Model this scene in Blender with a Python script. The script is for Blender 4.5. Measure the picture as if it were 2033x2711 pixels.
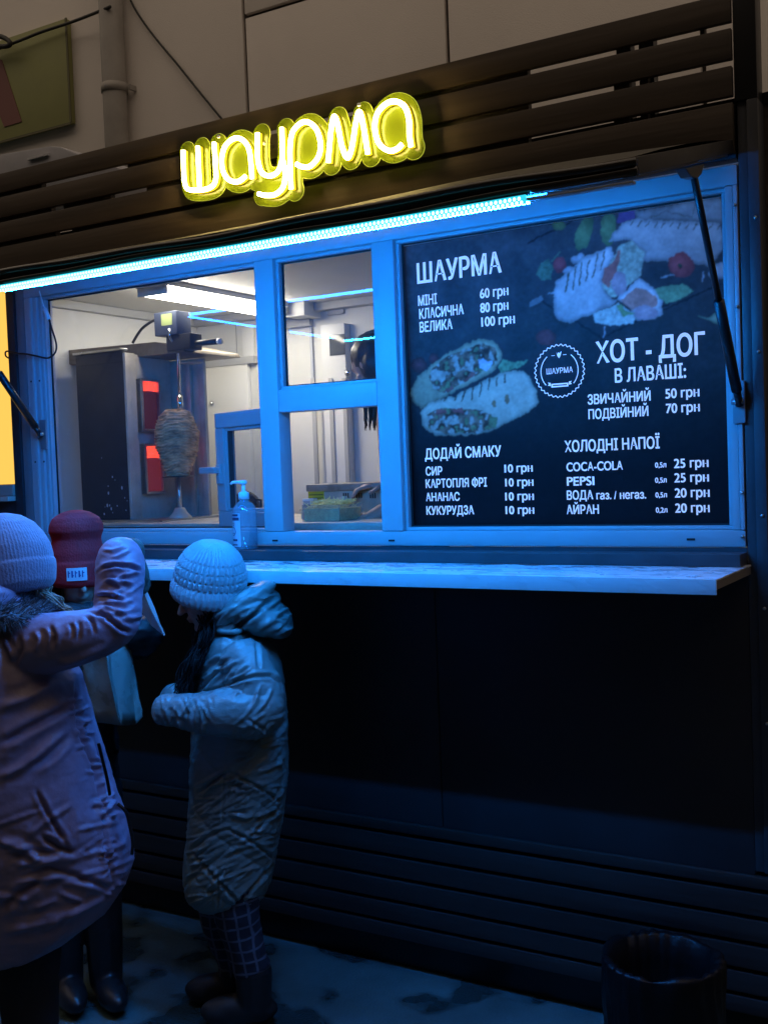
import bpy, bmesh, math, random
import numpy as np
from mathutils import Vector, Matrix

for o in list(bpy.data.objects):
    bpy.data.objects.remove(o)
S = bpy.context.scene
COL = S.collection
random.seed(7)
rng = np.random.default_rng(7)

# ------------------------------------------------------------------ camera
F, YAW, PITCH, ROLL = 2905.95, math.radians(30.79343), math.radians(-2.31453), math.radians(-2.14966)
CAM = np.array([2.05928, -2.93292, 1.6])
PW, PH = 2033.0, 2711.0
_cy, _sy, _cp, _sp = math.cos(YAW), math.sin(YAW), math.cos(PITCH), math.sin(PITCH)
FWD = np.array([-_sy * _cp, _cy * _cp, _sp])
_r = np.array([_cy, _sy, 0.0]); _u = np.cross(_r, FWD)
RIGHT = math.cos(ROLL) * _r + math.sin(ROLL) * _u
UP = -math.sin(ROLL) * _r + math.cos(ROLL) * _u
R0 = np.array([_cy, _sy, 0.0])          # horizontal, along the picture
D0 = np.array([-_sy, _cy, 0.0])         # horizontal, away from the camera
cd = bpy.data.cameras.new('camera'); cam = bpy.data.objects.new('camera', cd); COL.objects.link(cam)
cam.matrix_world = Matrix(((RIGHT[0], UP[0], -FWD[0], CAM[0]), (RIGHT[1], UP[1], -FWD[1], CAM[1]),
                           (RIGHT[2], UP[2], -FWD[2], CAM[2]), (0, 0, 0, 1)))
cd.sensor_fit = 'VERTICAL'; cd.sensor_height = 36.0; cd.lens = F / PH * 36.0; cd.clip_end = 500; cd.clip_start = 0.05
S.camera = cam

# ------------------------------------------------------------------ world, sun, exposure
W = bpy.data.worlds.new('World'); S.world = W; W.use_nodes = True
nt = W.node_tree; nt.nodes.clear()
sky = nt.nodes.new('ShaderNodeTexSky'); sky.sky_type = 'NISHITA'; sky.sun_disc = False
sky.sun_elevation = math.radians(2.0); sky.sun_rotation = math.radians(200)
mx = nt.nodes.new('ShaderNodeMix'); mx.data_type = 'RGBA'; mx.blend_type = 'MIX'; mx.inputs[0].default_value = 0.85
mx.inputs[7].default_value = (1.16, 0.90, 0.66, 1)      # city glow under a night sky
bg = nt.nodes.new('ShaderNodeBackground'); bg.inputs[1].default_value = 0.60
out = nt.nodes.new('ShaderNodeOutputWorld')
nt.links.new(sky.outputs[0], mx.inputs[6]); nt.links.new(mx.outputs[2], bg.inputs[0]); nt.links.new(bg.outputs[0], out.inputs[0])
sd = bpy.data.lights.new('sun', 'SUN'); sd.energy = 0.02; sd.angle = math.radians(15); sd.color = (1, .9, .78)
sun = bpy.data.objects.new('sun', sd); COL.objects.link(sun); sun.rotation_euler = (math.radians(55), 0, math.radians(-20))
S.view_settings.view_transform = 'Standard'; S.view_settings.look = 'None'
S.view_settings.exposure = 0.0; S.view_settings.gamma = 1.0; S.view_settings.use_curve_mapping = False
S.render.engine = 'CYCLES'
S.cycles.use_denoising = True
S.cycles.max_bounces = 7; S.cycles.diffuse_bounces = 4; S.cycles.glossy_bounces = 3; S.cycles.transparent_max_bounces = 16
S.cycles.sample_clamp_indirect = 4.0; S.cycles.caustics_reflective = False; S.cycles.caustics_refractive = False

# ------------------------------------------------------------------ pixel helpers (photograph pixels)
def ray(px, py):
    return FWD + RIGHT * ((px - PW / 2) / F) - UP * ((py - PH / 2) / F)
def atY(px, py, Y):
    v = ray(px, py); return CAM + v * ((Y - CAM[1]) / v[1])
def atZ(px, py, Z):
    v = ray(px, py); return CAM + v * ((Z - CAM[2]) / v[2])
def proj(P):
    d = np.asarray(P) - CAM; z = d @ FWD
    return np.stack([PW / 2 + F * (d @ RIGHT) / z, PH / 2 - F * (d @ UP) / z], -1)
class Stand:                                        # upright plane parallel to the picture through a ground point
    def __init__(s, x, y): s.b = np.array([x, y, 0.0])
    def w(s, px, py, dd=0.0):
        v = ray(px, py); t = (dd + (s.b - CAM) @ D0) / (v @ D0); return CAM + v * t
    def m(s, dd=0.0):                               # metres per pixel there
        return ((s.b - CAM) @ D0 + dd) / F

# ------------------------------------------------------------------ numpy noise
def _hash(i, j, k):
    n = (i * 374761393 + j * 668265263 + k * 2147483647 + 1013904223) & 0xffffffff
    n = ((n ^ (n >> 13)) * 1274126177) & 0xffffffff
    return ((n ^ (n >> 16)) & 0xffff) / 65535.0
def vnoise(P):
    P = np.asarray(P, float); b = np.floor(P).astype(np.int64); f = P - b; f = f * f * (3 - 2 * f)
    r = 0
    for dx in (0, 1):
        for dy in (0, 1):
            for dz in (0, 1):
                w = (f[..., 0] if dx else 1 - f[..., 0]) * (f[..., 1] if dy else 1 - f[..., 1]) * (f[..., 2] if dz else 1 - f[..., 2])
                r = r + w * _hash(b[..., 0] + dx, b[..., 1] + dy, b[..., 2] + dz)
    return r
def fbm(P, o=4):
    a, s, t = 0.5, 0, 0
    for i in range(o):
        s = s + a * vnoise(np.asarray(P) * 2 ** i + 17.3 * i); t += a; a *= .5
    return s / t

# ------------------------------------------------------------------ materials
def mat(name, col, rough=.6, metal=0, var=0, vscale=8, bump=0, bscale=60, emit=None, es=1, spec=.5, sheen=0, coat=0, alpha=1, stretch=None, trans=0):
    m = bpy.data.materials.new(name); m.use_nodes = True; n = m.node_tree; b = n.nodes['Principled BSDF']; L = n.links
    b.inputs['Base Color'].default_value = (*col, 1); b.inputs['Roughness'].default_value = rough; b.inputs['Metallic'].default_value = metal
    b.inputs['Specular IOR Level'].default_value = spec; b.inputs['Alpha'].default_value = alpha
    b.inputs['Transmission Weight'].default_value = trans
    if sheen: b.inputs['Sheen Weight'].default_value = sheen
    if coat: b.inputs['Coat Weight'].default_value = coat; b.inputs['Coat Roughness'].default_value = .15
    if emit: b.inputs['Emission Color'].default_value = (*emit, 1); b.inputs['Emission Strength'].default_value = es
    if var or bump:
        tc = n.nodes.new('ShaderNodeTexCoord'); mp = n.nodes.new('ShaderNodeMapping'); L.new(tc.outputs['Object'], mp.inputs[0])
        if stretch: mp.inputs['Scale'].default_value = stretch
    if var:
        t = n.nodes.new('ShaderNodeTexNoise'); t.inputs['Scale'].default_value = vscale; t.inputs['Detail'].default_value = 7; t.inputs['Roughness'].default_value = .6
        L.new(mp.outputs[0], t.inputs[0])
        r = n.nodes.new('ShaderNodeValToRGB'); r.color_ramp.elements[0].position = .3; r.color_ramp.elements[1].position = .72
        r.color_ramp.elements[0].color = (*[c * (1 - var) for c in col], 1); r.color_ramp.elements[1].color = (*[min(1, c * (1 + var)) for c in col], 1)
        L.new(t.outputs[0], r.inputs[0]); L.new(r.outputs[0], b.inputs['Base Color'])
        mr = n.nodes.new('ShaderNodeMapRange'); mr.inputs[3].default_value = max(0.03, rough * .75); mr.inputs[4].default_value = min(1, rough * 1.25)
        L.new(t.outputs[0], mr.inputs[0]); L.new(mr.outputs[0], b.inputs['Roughness'])
    if bump:
        t2 = n.nodes.new('ShaderNodeTexNoise'); t2.inputs['Scale'].default_value = bscale; t2.inputs['Detail'].default_value = 5
        L.new(mp.outputs[0], t2.inputs[0]); bp = n.nodes.new('ShaderNodeBump'); bp.inputs['Strength'].default_value = bump; bp.inputs['Distance'].default_value = .004
        L.new(t2.outputs[0], bp.inputs['Height']); L.new(bp.outputs[0], b.inputs['Normal'])
    return m
def emis(name, col, s):
    m = bpy.data.materials.new(name); m.use_nodes = True; n = m.node_tree; n.nodes.clear()
    e = n.nodes.new('ShaderNodeEmission'); e.inputs[0].default_value = (*col, 1); e.inputs[1].default_value = s
    o = n.nodes.new('ShaderNodeOutputMaterial'); n.links.new(e.outputs[0], o.inputs[0]); return m
def thin_glass(name, tint=(1, 1, 1), haze=0.0, hazecol=(.5, .5, .5), f0=.04):
    m = bpy.data.materials.new(name); m.use_nodes = True; n = m.node_tree; n.nodes.clear(); L = n.links
    g = n.nodes.new('ShaderNodeNewGeometry'); d = n.nodes.new('ShaderNodeVectorMath'); d.operation = 'DOT_PRODUCT'
    L.new(g.outputs['Normal'], d.inputs[0]); L.new(g.outputs['Incoming'], d.inputs[1])
    def mth(op, a, b=None):
        q = n.nodes.new('ShaderNodeMath'); q.operation = op
        if hasattr(a, 'links'): L.new(a, q.inputs[0])
        else: q.inputs[0].default_value = a
        if b is not None:
            if hasattr(b, 'links'): L.new(b, q.inputs[1])
            else: q.inputs[1].default_value = b
        return q.outputs[0]
    c = mth('ABSOLUTE', d.outputs['Value']); f = mth('POWER', mth('SUBTRACT', 1.0, c), 5.0); f = mth('ADD', mth('MULTIPLY', f, 1 - f0), f0)
    t = n.nodes.new('ShaderNodeBsdfTransparent'); t.inputs[0].default_value = (*tint, 1)
    gl = n.nodes.new('ShaderNodeBsdfGlossy'); gl.inputs['Roughness'].default_value = 0.0
    base = t
    if haze:
        df = n.nodes.new('ShaderNodeBsdfDiffuse'); df.inputs[0].default_value = (*hazecol, 1)
        hm = n.nodes.new('ShaderNodeMixShader'); hm.inputs[0].default_value = haze; L.new(t.outputs[0], hm.inputs[1]); L.new(df.outputs[0], hm.inputs[2]); base = hm
    mx = n.nodes.new('ShaderNodeMixShader'); L.new(f, mx.inputs[0]); L.new(base.outputs[0], mx.inputs[1]); L.new(gl.outputs[0], mx.inputs[2])
    o = n.nodes.new('ShaderNodeOutputMaterial'); L.new(mx.outputs[0], o.inputs[0]); return m

# ------------------------------------------------------------------ mesh helpers
def thing(name, label, cat, loc=(0, 0, 0), group=None):
    o = bpy.data.objects.new(name, None); COL.objects.link(o); o.location = loc; o.empty_display_size = .1
    o['label'] = label; o['category'] = cat
    if group: o['group'] = group
    return o
def tag(o, label, cat, group=None):
    o['label'] = label; o['category'] = cat
    if group: o['group'] = group
    return o
def link(name, me, m, parent=None, smooth=False):
    o = bpy.data.objects.new(name, me); COL.objects.link(o)
    if m is not None and not me.materials: me.materials.append(m)
    if parent is not None:
        o.parent = parent
        q, M4 = parent, Matrix.Identity(4)
        while q is not None:
            M4 = Matrix.Translation(q.location) @ M4
            q = q.parent
        o.matrix_parent_inverse = M4.inverted() if parent.type == 'EMPTY' else Matrix.Identity(4)
    if smooth: me.polygons.foreach_set('use_smooth', [True] * len(me.polygons))
    return o
class MB:
    def __init__(s): s.v = []; s.f = []
    def add(s, v, f):
        n = len(s.v); s.v += [tuple(map(float, p)) for p in v]; s.f += [tuple(n + i for i in q) for q in f]; return s
    def box(s, x0, x1, y0, y1, z0, z1):
        v = [(x, y, z) for z in (z0, z1) for y in (y0, y1) for x in (x0, x1)]
        return s.add(v, [(0, 2, 3, 1), (4, 5, 7, 6), (0, 1, 5, 4), (2, 6, 7, 3), (0, 4, 6, 2), (1, 3, 7, 5)])
    def obox(s, c, ax, ay, az):                      # oriented box: centre and half axes
        c, ax, ay, az = map(np.asarray, (c, ax, ay, az))
        v = [c + i * ax + j * ay + k * az for k in (-1, 1) for j in (-1, 1) for i in (-1, 1)]
        return s.add(v, [(0, 2, 3, 1), (4, 5, 7, 6), (0, 1, 5, 4), (2, 6, 7, 3), (0, 4, 6, 2), (1, 3, 7, 5)])
    def prism(s, pts, a, b, axis='x'):               # 2-D outline swept along an axis
        n = len(pts)
        def P(p, t): return {'x': (t, p[0], p[1]), 'y': (p[0], t, p[1]), 'z': (p[0], p[1], t)}[axis]
        v = [P(p, a) for p in pts] + [P(p, b) for p in pts]
        return s.add(v, [tuple(range(n))[::-1], tuple(range(n, 2 * n))] + [(i, (i + 1) % n, n + (i + 1) % n, n + i) for i in range(n)])
    def tube(s, pts, r, n=10, caps=True):
        pts = [np.asarray(p, float) for p in pts]; m = len(pts); R = r if hasattr(r, '__len__') else [r] * m
        t0 = pts[1] - pts[0]; t0 /= np.linalg.norm(t0)
        a = np.cross(t0, (0, 0, 1.0)); a = a if np.linalg.norm(a) > .05 else np.cross(t0, (1.0, 0, 0)); a /= np.linalg.norm(a)
        V = []
        for i in range(m):
            t = pts[min(i + 1, m - 1)] - pts[max(i - 1, 0)]; t = t / (np.linalg.norm(t) + 1e-12)
            a = a - t * (a @ t); a /= np.linalg.norm(a); b = np.cross(t, a)
            for k in range(n):
                q = 2 * math.pi * k / n; V.append(pts[i] + R[i] * (math.cos(q) * a + math.sin(q) * b))
        Fc = [(i * n + k, i * n + (k + 1) % n, (i + 1) * n + (k + 1) % n, (i + 1) * n + k) for i in range(m - 1) for k in range(n)]
        if caps: Fc += [tuple(range(n))[::-1], tuple((m - 1) * n + k for k in range(n))]
        return s.add(V, Fc)
    def lathe(s, prof, c=(0, 0, 0), n=24, ax=None, ay=None, az=None):   # prof: (radius, height)
        ax = np.array((1., 0, 0)) if ax is None else ax; ay = np.array((0, 1., 0)) if ay is None else ay; az = np.array((0, 0, 1.)) if az is None else az
        V = []; m = len(prof); c = np.asarray(c, float)
        for (r, h) in prof:
            for k in range(n):
                q = 2 * math.pi * k / n; V.append(c + r * (math.cos(q) * ax + math.sin(q) * ay) + h * az)
        Fc = [(i * n + k, i * n + (k + 1) % n, (i + 1) * n + (k + 1) % n, (i + 1) * n + k) for i in range(m - 1) for k in range(n)]
        Fc += [tuple(range(n))[::-1], tuple((m - 1) * n + k for k in range(n))]
        return s.add(V, Fc)
    def ell(s, c, ax, ay, az, n=20, m=12):           # ellipsoid with half axes
        c, ax, ay, az = (np.asarray(q, float) for q in (c, ax, ay, az)); V = [c - az]
        for i in range(1, m):
            ph = math.pi * i / m - math.pi / 2
            for k in range(n):
                q = 2 * math.pi * k / n; V.append(c + math.cos(ph) * (math.cos(q) * ax + math.sin(q) * ay) + math.sin(ph) * az)
        V.append(c + az); Fc = []
        for k in range(n): Fc.append((0, 1 + (k + 1) % n, 1 + k))
        for i in range(m - 2):
            for k in range(n): Fc.append((1 + i * n + k, 1 + i * n + (k + 1) % n, 1 + (i + 1) * n + (k + 1) % n, 1 + (i + 1) * n + k))
        T = len(V) - 1
        for k in range(n): Fc.append((T, 1 + (m - 2) * n + k, 1 + (m - 2) * n + (k + 1) % n))
        return s.add(V, Fc)
    def rings(s, R):                                  # closed rings of equal length
        n = len(R[0]); V = [p for r in R for p in r]; m = len(R)
        Fc = [(i * n + k, i * n + (k + 1) % n, (i + 1) * n + (k + 1) % n, (i + 1) * n + k) for i in range(m - 1) for k in range(n)]
        Fc += [tuple(range(n))[::-1], tuple((m - 1) * n + k for k in range(n))]
        return s.add(V, Fc)
    def capsule(s, a, b, ra, rb, n=12):
        a, b = np.asarray(a, float), np.asarray(b, float); t = b - a; L = np.linalg.norm(t); t = t / L
        P, Rr = [], []
        for q in (80, 60, 35, 10): P.append(a - t * ra * math.sin(math.radians(q))); Rr.append(ra * math.cos(math.radians(q)))
        for q in (10, 35, 60, 80): P.append(b + t * rb * math.sin(math.radians(q))); Rr.append(rb * math.cos(math.radians(q)))
        return s.tube(P, Rr, n)
    def mesh(s, name='m', bevel=0, seg=2, angle=35):
        me = bpy.data.meshes.new(name); me.from_pydata(s.v, [], s.f); me.validate()
        bm = bmesh.new(); bm.from_mesh(me); bmesh.ops.recalc_face_normals(bm, faces=bm.faces)
        if bevel:
            ed = [e for e in bm.edges if len(e.link_faces) == 2 and e.calc_face_angle(0) > math.radians(angle)]
            bmesh.ops.bevel(bm, geom=ed, offset=bevel, segments=seg, affect='EDGES', profile=.6, clamp_overlap=True)
        bm.to_mesh(me); bm.free(); return me
    def build(s, name, m, parent=None, bevel=0, smooth=False, seg=2):
        o = link(name, s.mesh(name, bevel, seg), m, parent, smooth or bevel > 0)
        if bevel and not smooth:
            try: o.data.set_sharp_from_angle(angle=math.radians(40))
            except Exception: pass
        return o
def B(name, m, parent, x0, x1, y0, y1, z0, z1, bevel=0.0):
    return MB().box(x0, x1, y0, y1, z0, z1).build(name, m, parent, bevel)
def remesh(mb, voxel, smooth=3, factor=.5):
    me = mb.mesh('tmp'); o = bpy.data.objects.new('tmp', me); COL.objects.link(o)
    a = o.modifiers.new('r', 'REMESH'); a.mode = 'VOXEL'; a.voxel_size = voxel; a.use_smooth_shade = True
    if smooth: q = o.modifiers.new('s', 'SMOOTH'); q.iterations = smooth; q.factor = factor
    dg = bpy.context.evaluated_depsgraph_get(); dg.update()
    r = bpy.data.meshes.new_from_object(o.evaluated_get(dg)); bpy.data.objects.remove(o); bpy.data.meshes.remove(me)
    r.materials.clear(); return r
def getv(me):
    a = np.empty(len(me.vertices) * 3); me.vertices.foreach_get('co', a); return a.reshape(-1, 3)
def getn(me):
    a = np.empty(len(me.vertices) * 3); me.vertices.foreach_get('normal', a); return a.reshape(-1, 3)
def setv(me, v): me.vertices.foreach_set('co', np.ascontiguousarray(v).ravel()); me.update()
def spline(pts, n=8, closed=False):
    P = [np.asarray(p, float) for p in pts]; m = len(P); O = []
    for i in range(m - 1):
        p0, p1, p2, p3 = P[max(i - 1, 0)], P[i], P[i + 1], P[min(i + 2, m - 1)]
        for k in range(n):
            t = k / n; O.append(.5 * (2 * p1 + (p2 - p0) * t + (2 * p0 - 5 * p1 + 4 * p2 - p3) * t * t + (3 * p1 - p0 - 3 * p2 + p3) * t ** 3))
    O.append(P[-1]); return O

# ------------------------------------------------------------------ material set
PVC = mat('white_pvc', (.44, .455, .47), .38, var=.04, vscale=5, bump=.05, bscale=40)
DARK = mat('dark_steel', (.030, .030, .034), .42, var=.3, vscale=6, bump=.08, bscale=30)
DARKWALL = mat('dark_wall_sheet', (.030, .030, .034), .55, var=.25, vscale=3, bump=.06, bscale=5)
TRIM = mat('grey_corner_trim', (.055, .055, .062), .45, var=.2, vscale=10)
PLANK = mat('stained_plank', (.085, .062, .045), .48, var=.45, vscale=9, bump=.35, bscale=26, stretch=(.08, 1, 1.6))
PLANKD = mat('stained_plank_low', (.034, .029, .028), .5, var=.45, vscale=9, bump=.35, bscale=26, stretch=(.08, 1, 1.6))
BLACK = mat('black_paint', (.012, .012, .013), .35)
RUBBER = mat('black_rubber', (.012, .012, .012), .55)
STEEL = mat('brushed_steel', (.55, .55, .54), .3, metal=1, var=.15, vscale=20, bump=.05, bscale=90)
INOX = mat('stained_inox', (.56, .51, .42), .42, metal=.15, var=.25, vscale=9, bump=.08, bscale=40)
CHROME = mat('chrome', (.75, .75, .76), .12, metal=1)
INWALL = mat('sandwich_panel_white', (.70, .69, .64), .5, var=.06, vscale=3)
INWALL2 = mat('cabinet_white', (.74, .73, .69), .45, var=.04, vscale=4)
GREYP = mat('grey_profile', (.42, .42, .41), .5)
BROWN = mat('rough_brown_plaster', (.10, .075, .055), .9, var=.5, vscale=14, bump=1, bscale=40)
GLASS = thin_glass('window_glass', (.97, .98, .98), .012, (.6, .62, .65), .05)
GLASSP = thin_glass('menu_glass', (.97, .98, .98), .02, (.5, .5, .5), .03)
LAMPM = emis('lamp_diffuser', (1.0, .92, .78), 27.0)
LEDM = emis('led_light', (0.006, .19, 1.0), 90.0)
LEDD = emis('led_light_front', (0.007, .26, 1.0), 720.0)

# ------------------------------------------------------------------ ground
def ground_mat():
    m = mat('wet_paving', (.072, .13, .13), .55, var=.35, vscale=3.5, bump=.5, bscale=110)
    n = m.node_tree; L = n.links; b = n.nodes['Principled BSDF']
    tc = n.nodes.new('ShaderNodeTexCoord'); v = n.nodes.new('ShaderNodeTexNoise'); v.inputs['Scale'].default_value = 4.2; v.inputs['Detail'].default_value = 3; v.inputs['Roughness'].default_value=.45
    L.new(tc.outputs['Object'], v.inputs[0])
    r = n.nodes.new('ShaderNodeValToRGB'); r.color_ramp.elements[0].position = .43; r.color_ramp.elements[1].position = .49
    r.color_ramp.elements[0].color = (.46, .46, .46, 1); r.color_ramp.elements[1].color = (1.1, 1.1, 1.1, 1); L.new(v.outputs[0], r.inputs[0])
    old = b.inputs['Base Color'].links[0].from_socket
    mx = n.nodes.new('ShaderNodeMix'); mx.data_type = 'RGBA'; mx.blend_type = 'MULTIPLY'; mx.inputs[0].default_value = 1
    mr2 = n.nodes.new('ShaderNodeMapRange'); mr2.inputs[1].default_value = .43; mr2.inputs[2].default_value = .48; mr2.inputs[3].default_value = .22; mr2.inputs[4].default_value = .6
    L.new(v.outputs[0], mr2.inputs[0]); L.new(mr2.outputs[0], b.inputs['Roughness'])
    L.new(old, mx.inputs[6]); L.new(r.outputs[0], mx.inputs[7]); L.new(mx.outputs[2], b.inputs['Base Color'])
    return m
g = MB(); g.add([(-60, -60, 0), (60, -60, 0), (60, 60, 0), (-60, 60, 0)], [(0, 1, 2, 3)])
go = g.build('pavement_ground', ground_mat()); go['kind'] = 'structure'

# ------------------------------------------------------------------ building behind
BY = 2.3
bld = thing('panel_building', 'pale beige panel building rising behind the kiosk roof', 'building', (-1, BY, 0))
PANELM = mat('beige_facade_panel', (.74, .67, .61), .85, var=.06, vscale=1.2, bump=.35, bscale=160)
JOINT = mat('dark_joint', (.06, .05, .045), .9)
B('joint_backing', JOINT, bld, -9, 6, BY + .03, BY + .4, 0, 8)
xs = [-9.0, -1.885, -.566, .752, 2.07, 3.39, 6]
zs = [0, 1.6, 4.255, 6.4, 8]
for i in range(len(xs) - 1):
    for k in range(len(zs) - 1):
        if i == 0 and k: continue
        B('facade_panel', PANELM, bld, xs[i] + .011, xs[i + 1] - .011, BY + random.uniform(-.004, .004), BY + .029, zs[k] + .011, (zs[k + 1] if i else 8) - .011, .006)
pipe = thing('drain_pipe', 'broad grey drain pipe running down the beige building', 'pipe', (-2.84, BY - .08, 0))
PIPEM = mat('zinc_pipe', (.33, .30, .27), .6, var=.15, vscale=6)
MB().tube([(-2.84, BY - .085, 0), (-2.84, BY - .085, 8)], .075, 18).build('pipe_run', PIPEM, pipe, smooth=True)
for z in (3.99, 5.6, 2.2):
    MB().tube([(-2.84, BY - .085, z), (-2.84, BY - .085, z + .05)], .084, 18).build('pipe_collar', PIPEM, pipe, smooth=True)
    MB().box(-2.75, -2.735, BY - .06, BY, z + .01, z + .04).build('pipe_clip', PIPEM, pipe)
# board on the facade
brd = thing('facade_board', 'green board with a dark red stripe on the beige facade', 'board', (-3.8, BY - .05, 3.9))
GREENB = mat('dull_green_board', (.27, .27, .10), .6, var=.06); REDB = mat('dull_red', (.19, .07, .06), .6)
B('board_panel', GREENB, brd, -5.2, -3.27, BY - .05, BY - .005, 3.90, 4.56, .004)
MB().box(-5.2, -3.262, BY - .058, BY - .051, 3.885, 3.90).box(-3.27, -3.255, BY - .058, BY - .051, 3.90, 4.56).build('board_edge', mat('board_edge', (.12, .11, .05), .6), brd)
q = [atY(x, y, BY - .053) for x, y in ((0, 160), (12, 160), (58, 322), (10, 335), (0, 330))]
MB().prism([(v[0], v[2]) for v in [atY(x, y, BY - .056) for x, y in ((-60, 150), (5, 158), (58, 322), (12, 336), (-40, 200))]], BY - .056, BY - .051, 'y').build('red_stripe', REDB, brd)
# cables
CAB = mat('cable_black', (.018, .016, .014), .6)
def cable(name, label, pts, r=.008):
    return tag(MB().tube(spline(pts, 8), r, 8).build(name, CAB, None, smooth=True), label, 'cable')
def bp(px, py, dy=.02): return atY(px, py, BY - dy)
cable('facade_cable', 'thin dark cable sagging diagonally from the drain pipe to the kiosk roof',
      [bp(330, -60), bp(350, 8), bp(400, 85), bp(470, 170), bp(530, 245), bp(590, 318), bp(640, 380)], .007)
cable('facade_cable', 'dark cable strung along the top of the green board to the drain pipe',
      [bp(-60, 150, .1), bp(0, 128, .1), bp(60, 105, .1), bp(110, 85, .1), bp(200, 55, .1), bp(293, 18, .16)], .010)
cable('cable_loop', 'thick black cable bent in a loop above the green board',
      [bp(-40, 100, .14), bp(-10, 95, .14), bp(12, 100, .14), bp(28, 113, .14), bp(20, 122, .14), bp(-10, 124, .14), bp(-40, 130, .14)], .016)
# vent hood on the kiosk roof at the left
hood = thing('roof_vent', 'pale metal vent housing peeking over the slatted fascia', 'vent', (-2.6, 1.0, 2.5))
VM = mat('pale_vent_metal', (.42, .41, .44), .45, var=.1)
hv = [atY(x, y, 1.0) for x, y in ((-160, 430), (0, 408), (130, 386), (160, 388), (250, 425), (240, 520), (-160, 560))]
MB().prism([(v[0], v[2]) for v in hv], 1.0, 1.5, 'y').build('vent_housing', VM, hood, .01)
lw = [atY(x, y, .99) for x, y in ((75, 419), (128, 405), (128, 411), (75, 425))]
MB().prism([(v[0], v[2]) for v in lw], .985, .999, 'y').build('vent_slot', mat('vent_slot_pale', (.6, .6, .62), .4), hood)

# unseen building added across the alley, behind the camera, to block low sky light
opp = thing('alley_sky_blocker', 'added unseen dark block across the alley, shading the kiosk from low sky', 'building', (0, -5.5, 0))
OPW = mat('dark_render_wall', (.07, .065, .06), .9, var=.2, vscale=2, bump=.3, bscale=30)
B('wall', OPW, opp, -16, 16, -6.5, -5, 0, 8.4)
B('roof', DARKWALL if 'DARKWALL' in globals() else OPW, opp, -16.3, 16.3, -6.8, -4.8, 8.41, 8.6)
B('wall', OPW, opp, 8, 9, -4.99, 6, 0, 7.5)
B('wall', OPW, opp, -13, -12, -4.99, 2.2, 0, 7.5)
# ------------------------------------------------------------------ the kiosk
XL, XR = -1.245, 1.405          # window frame
ZB, ZT = 1.357, 2.345           # frame outer
KXL, KXR, KD = -2.1, 1.462, 1.46
kiosk = thing('food_kiosk', 'dark street food kiosk with blue lit serving window and slatted fascia', 'kiosk', (0, 0.7, 0))
for (xa, xb) in ((KXL, -1.3375), (-1.3345, -.4415), (-.4385, .4785), (.4815, XR + .003)):
    B('lower_wall', DARKWALL, kiosk, xa, xb, random.uniform(-.0012, .0012), .049, .49, 1.312, .0015)
B('wall_backing', BLACK, kiosk, KXL, XR + .003, .0492, .055, .4905, 1.311)
B('plinth', BLACK, kiosk, KXL, KXR - .02, .05, .12, 0, .49)
zz = [.102, .159, .227, .301, .373, .446, .490]
for i in range(6):
    x0 = KXL
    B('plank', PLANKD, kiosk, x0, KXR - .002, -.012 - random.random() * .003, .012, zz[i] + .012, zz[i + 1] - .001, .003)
# corner posts
pr = B('corner_post', TRIM, kiosk, XR + .004, XR + .028, -.004, .05, .502, 2.50, .002)
B('corner_post', TRIM, kiosk, XR + .029, KXR, -.014, .06, .502, 2.50, .003)
B('corner_post', BLACK, kiosk, XR + .0, KXR, -.014, .05, 2.5005, 2.79, .003)
B('corner_post', DARK, kiosk, -1.336, -1.292, -.012, .048, .502, 2.36, .003)
B('corner_post', mat('grey_strip', (.20, .20, .21), .5, var=.1), kiosk, -1.290, XL - .002, -.004, .05, 1.312, 2.36, .002)
screws = [(XR + .045, z) for z in (.9, 1.2, 1.44, 1.86, 2.2)]
for (x, z) in screws:
    MB().lathe([(.0045, 0), (.0045, -.002), (.003, -.004), (.0006, -.0045)], (x, -.014, z), 10, np.array((1., 0, 0)), np.array((0, 0, 1.)), np.array((0, 1., 0))).build('screw', STEEL, kiosk, smooth=True)
# sides, back, roof, floor
B('side_wall', BROWN, kiosk, KXR - .002, KXR + .03, .061, KD, 0, 2.50)
B('side_wall', INWALL, kiosk, -1.64, -1.60, .052, KD - .04, .12, 2.38)
B('side_wall', BROWN, kiosk, KXL - .03, KXL - .001, .0, KD, 0, 2.50)
B('side_wall', INWALL, kiosk, KXR - .035, KXR - .003, .061, KD - .04, .12, 2.38)
B('front_wall', DARK, kiosk, KXL, -1.338, .0, .05, 1.313, 2.36)
B('front_lining', INWALL, kiosk, -1.598, XL - .01, .053, .065, 1.0, 2.38)
B('back_wall', INWALL, kiosk, KXL, KXR - .003, KD - .039, KD, .0, 2.50)
B('ceiling', INWALL, kiosk, -1.598, KXR - .036, .052, KD - .04, 2.382, 2.41)
B('roof', BLACK, kiosk, KXL - .03, KXR + .03, .056, KD + .1, 2.501, 2.53)
B('floor', GREYP, kiosk, KXL, KXR - .04, .125, KD - .04, .48, .50)
B('head_board', DARK, kiosk, KXL, KXR - .06, .0, .05, 2.362, 2.499)
BATT = mat('brown_batten', (.05, .037, .028), .6)
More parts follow.
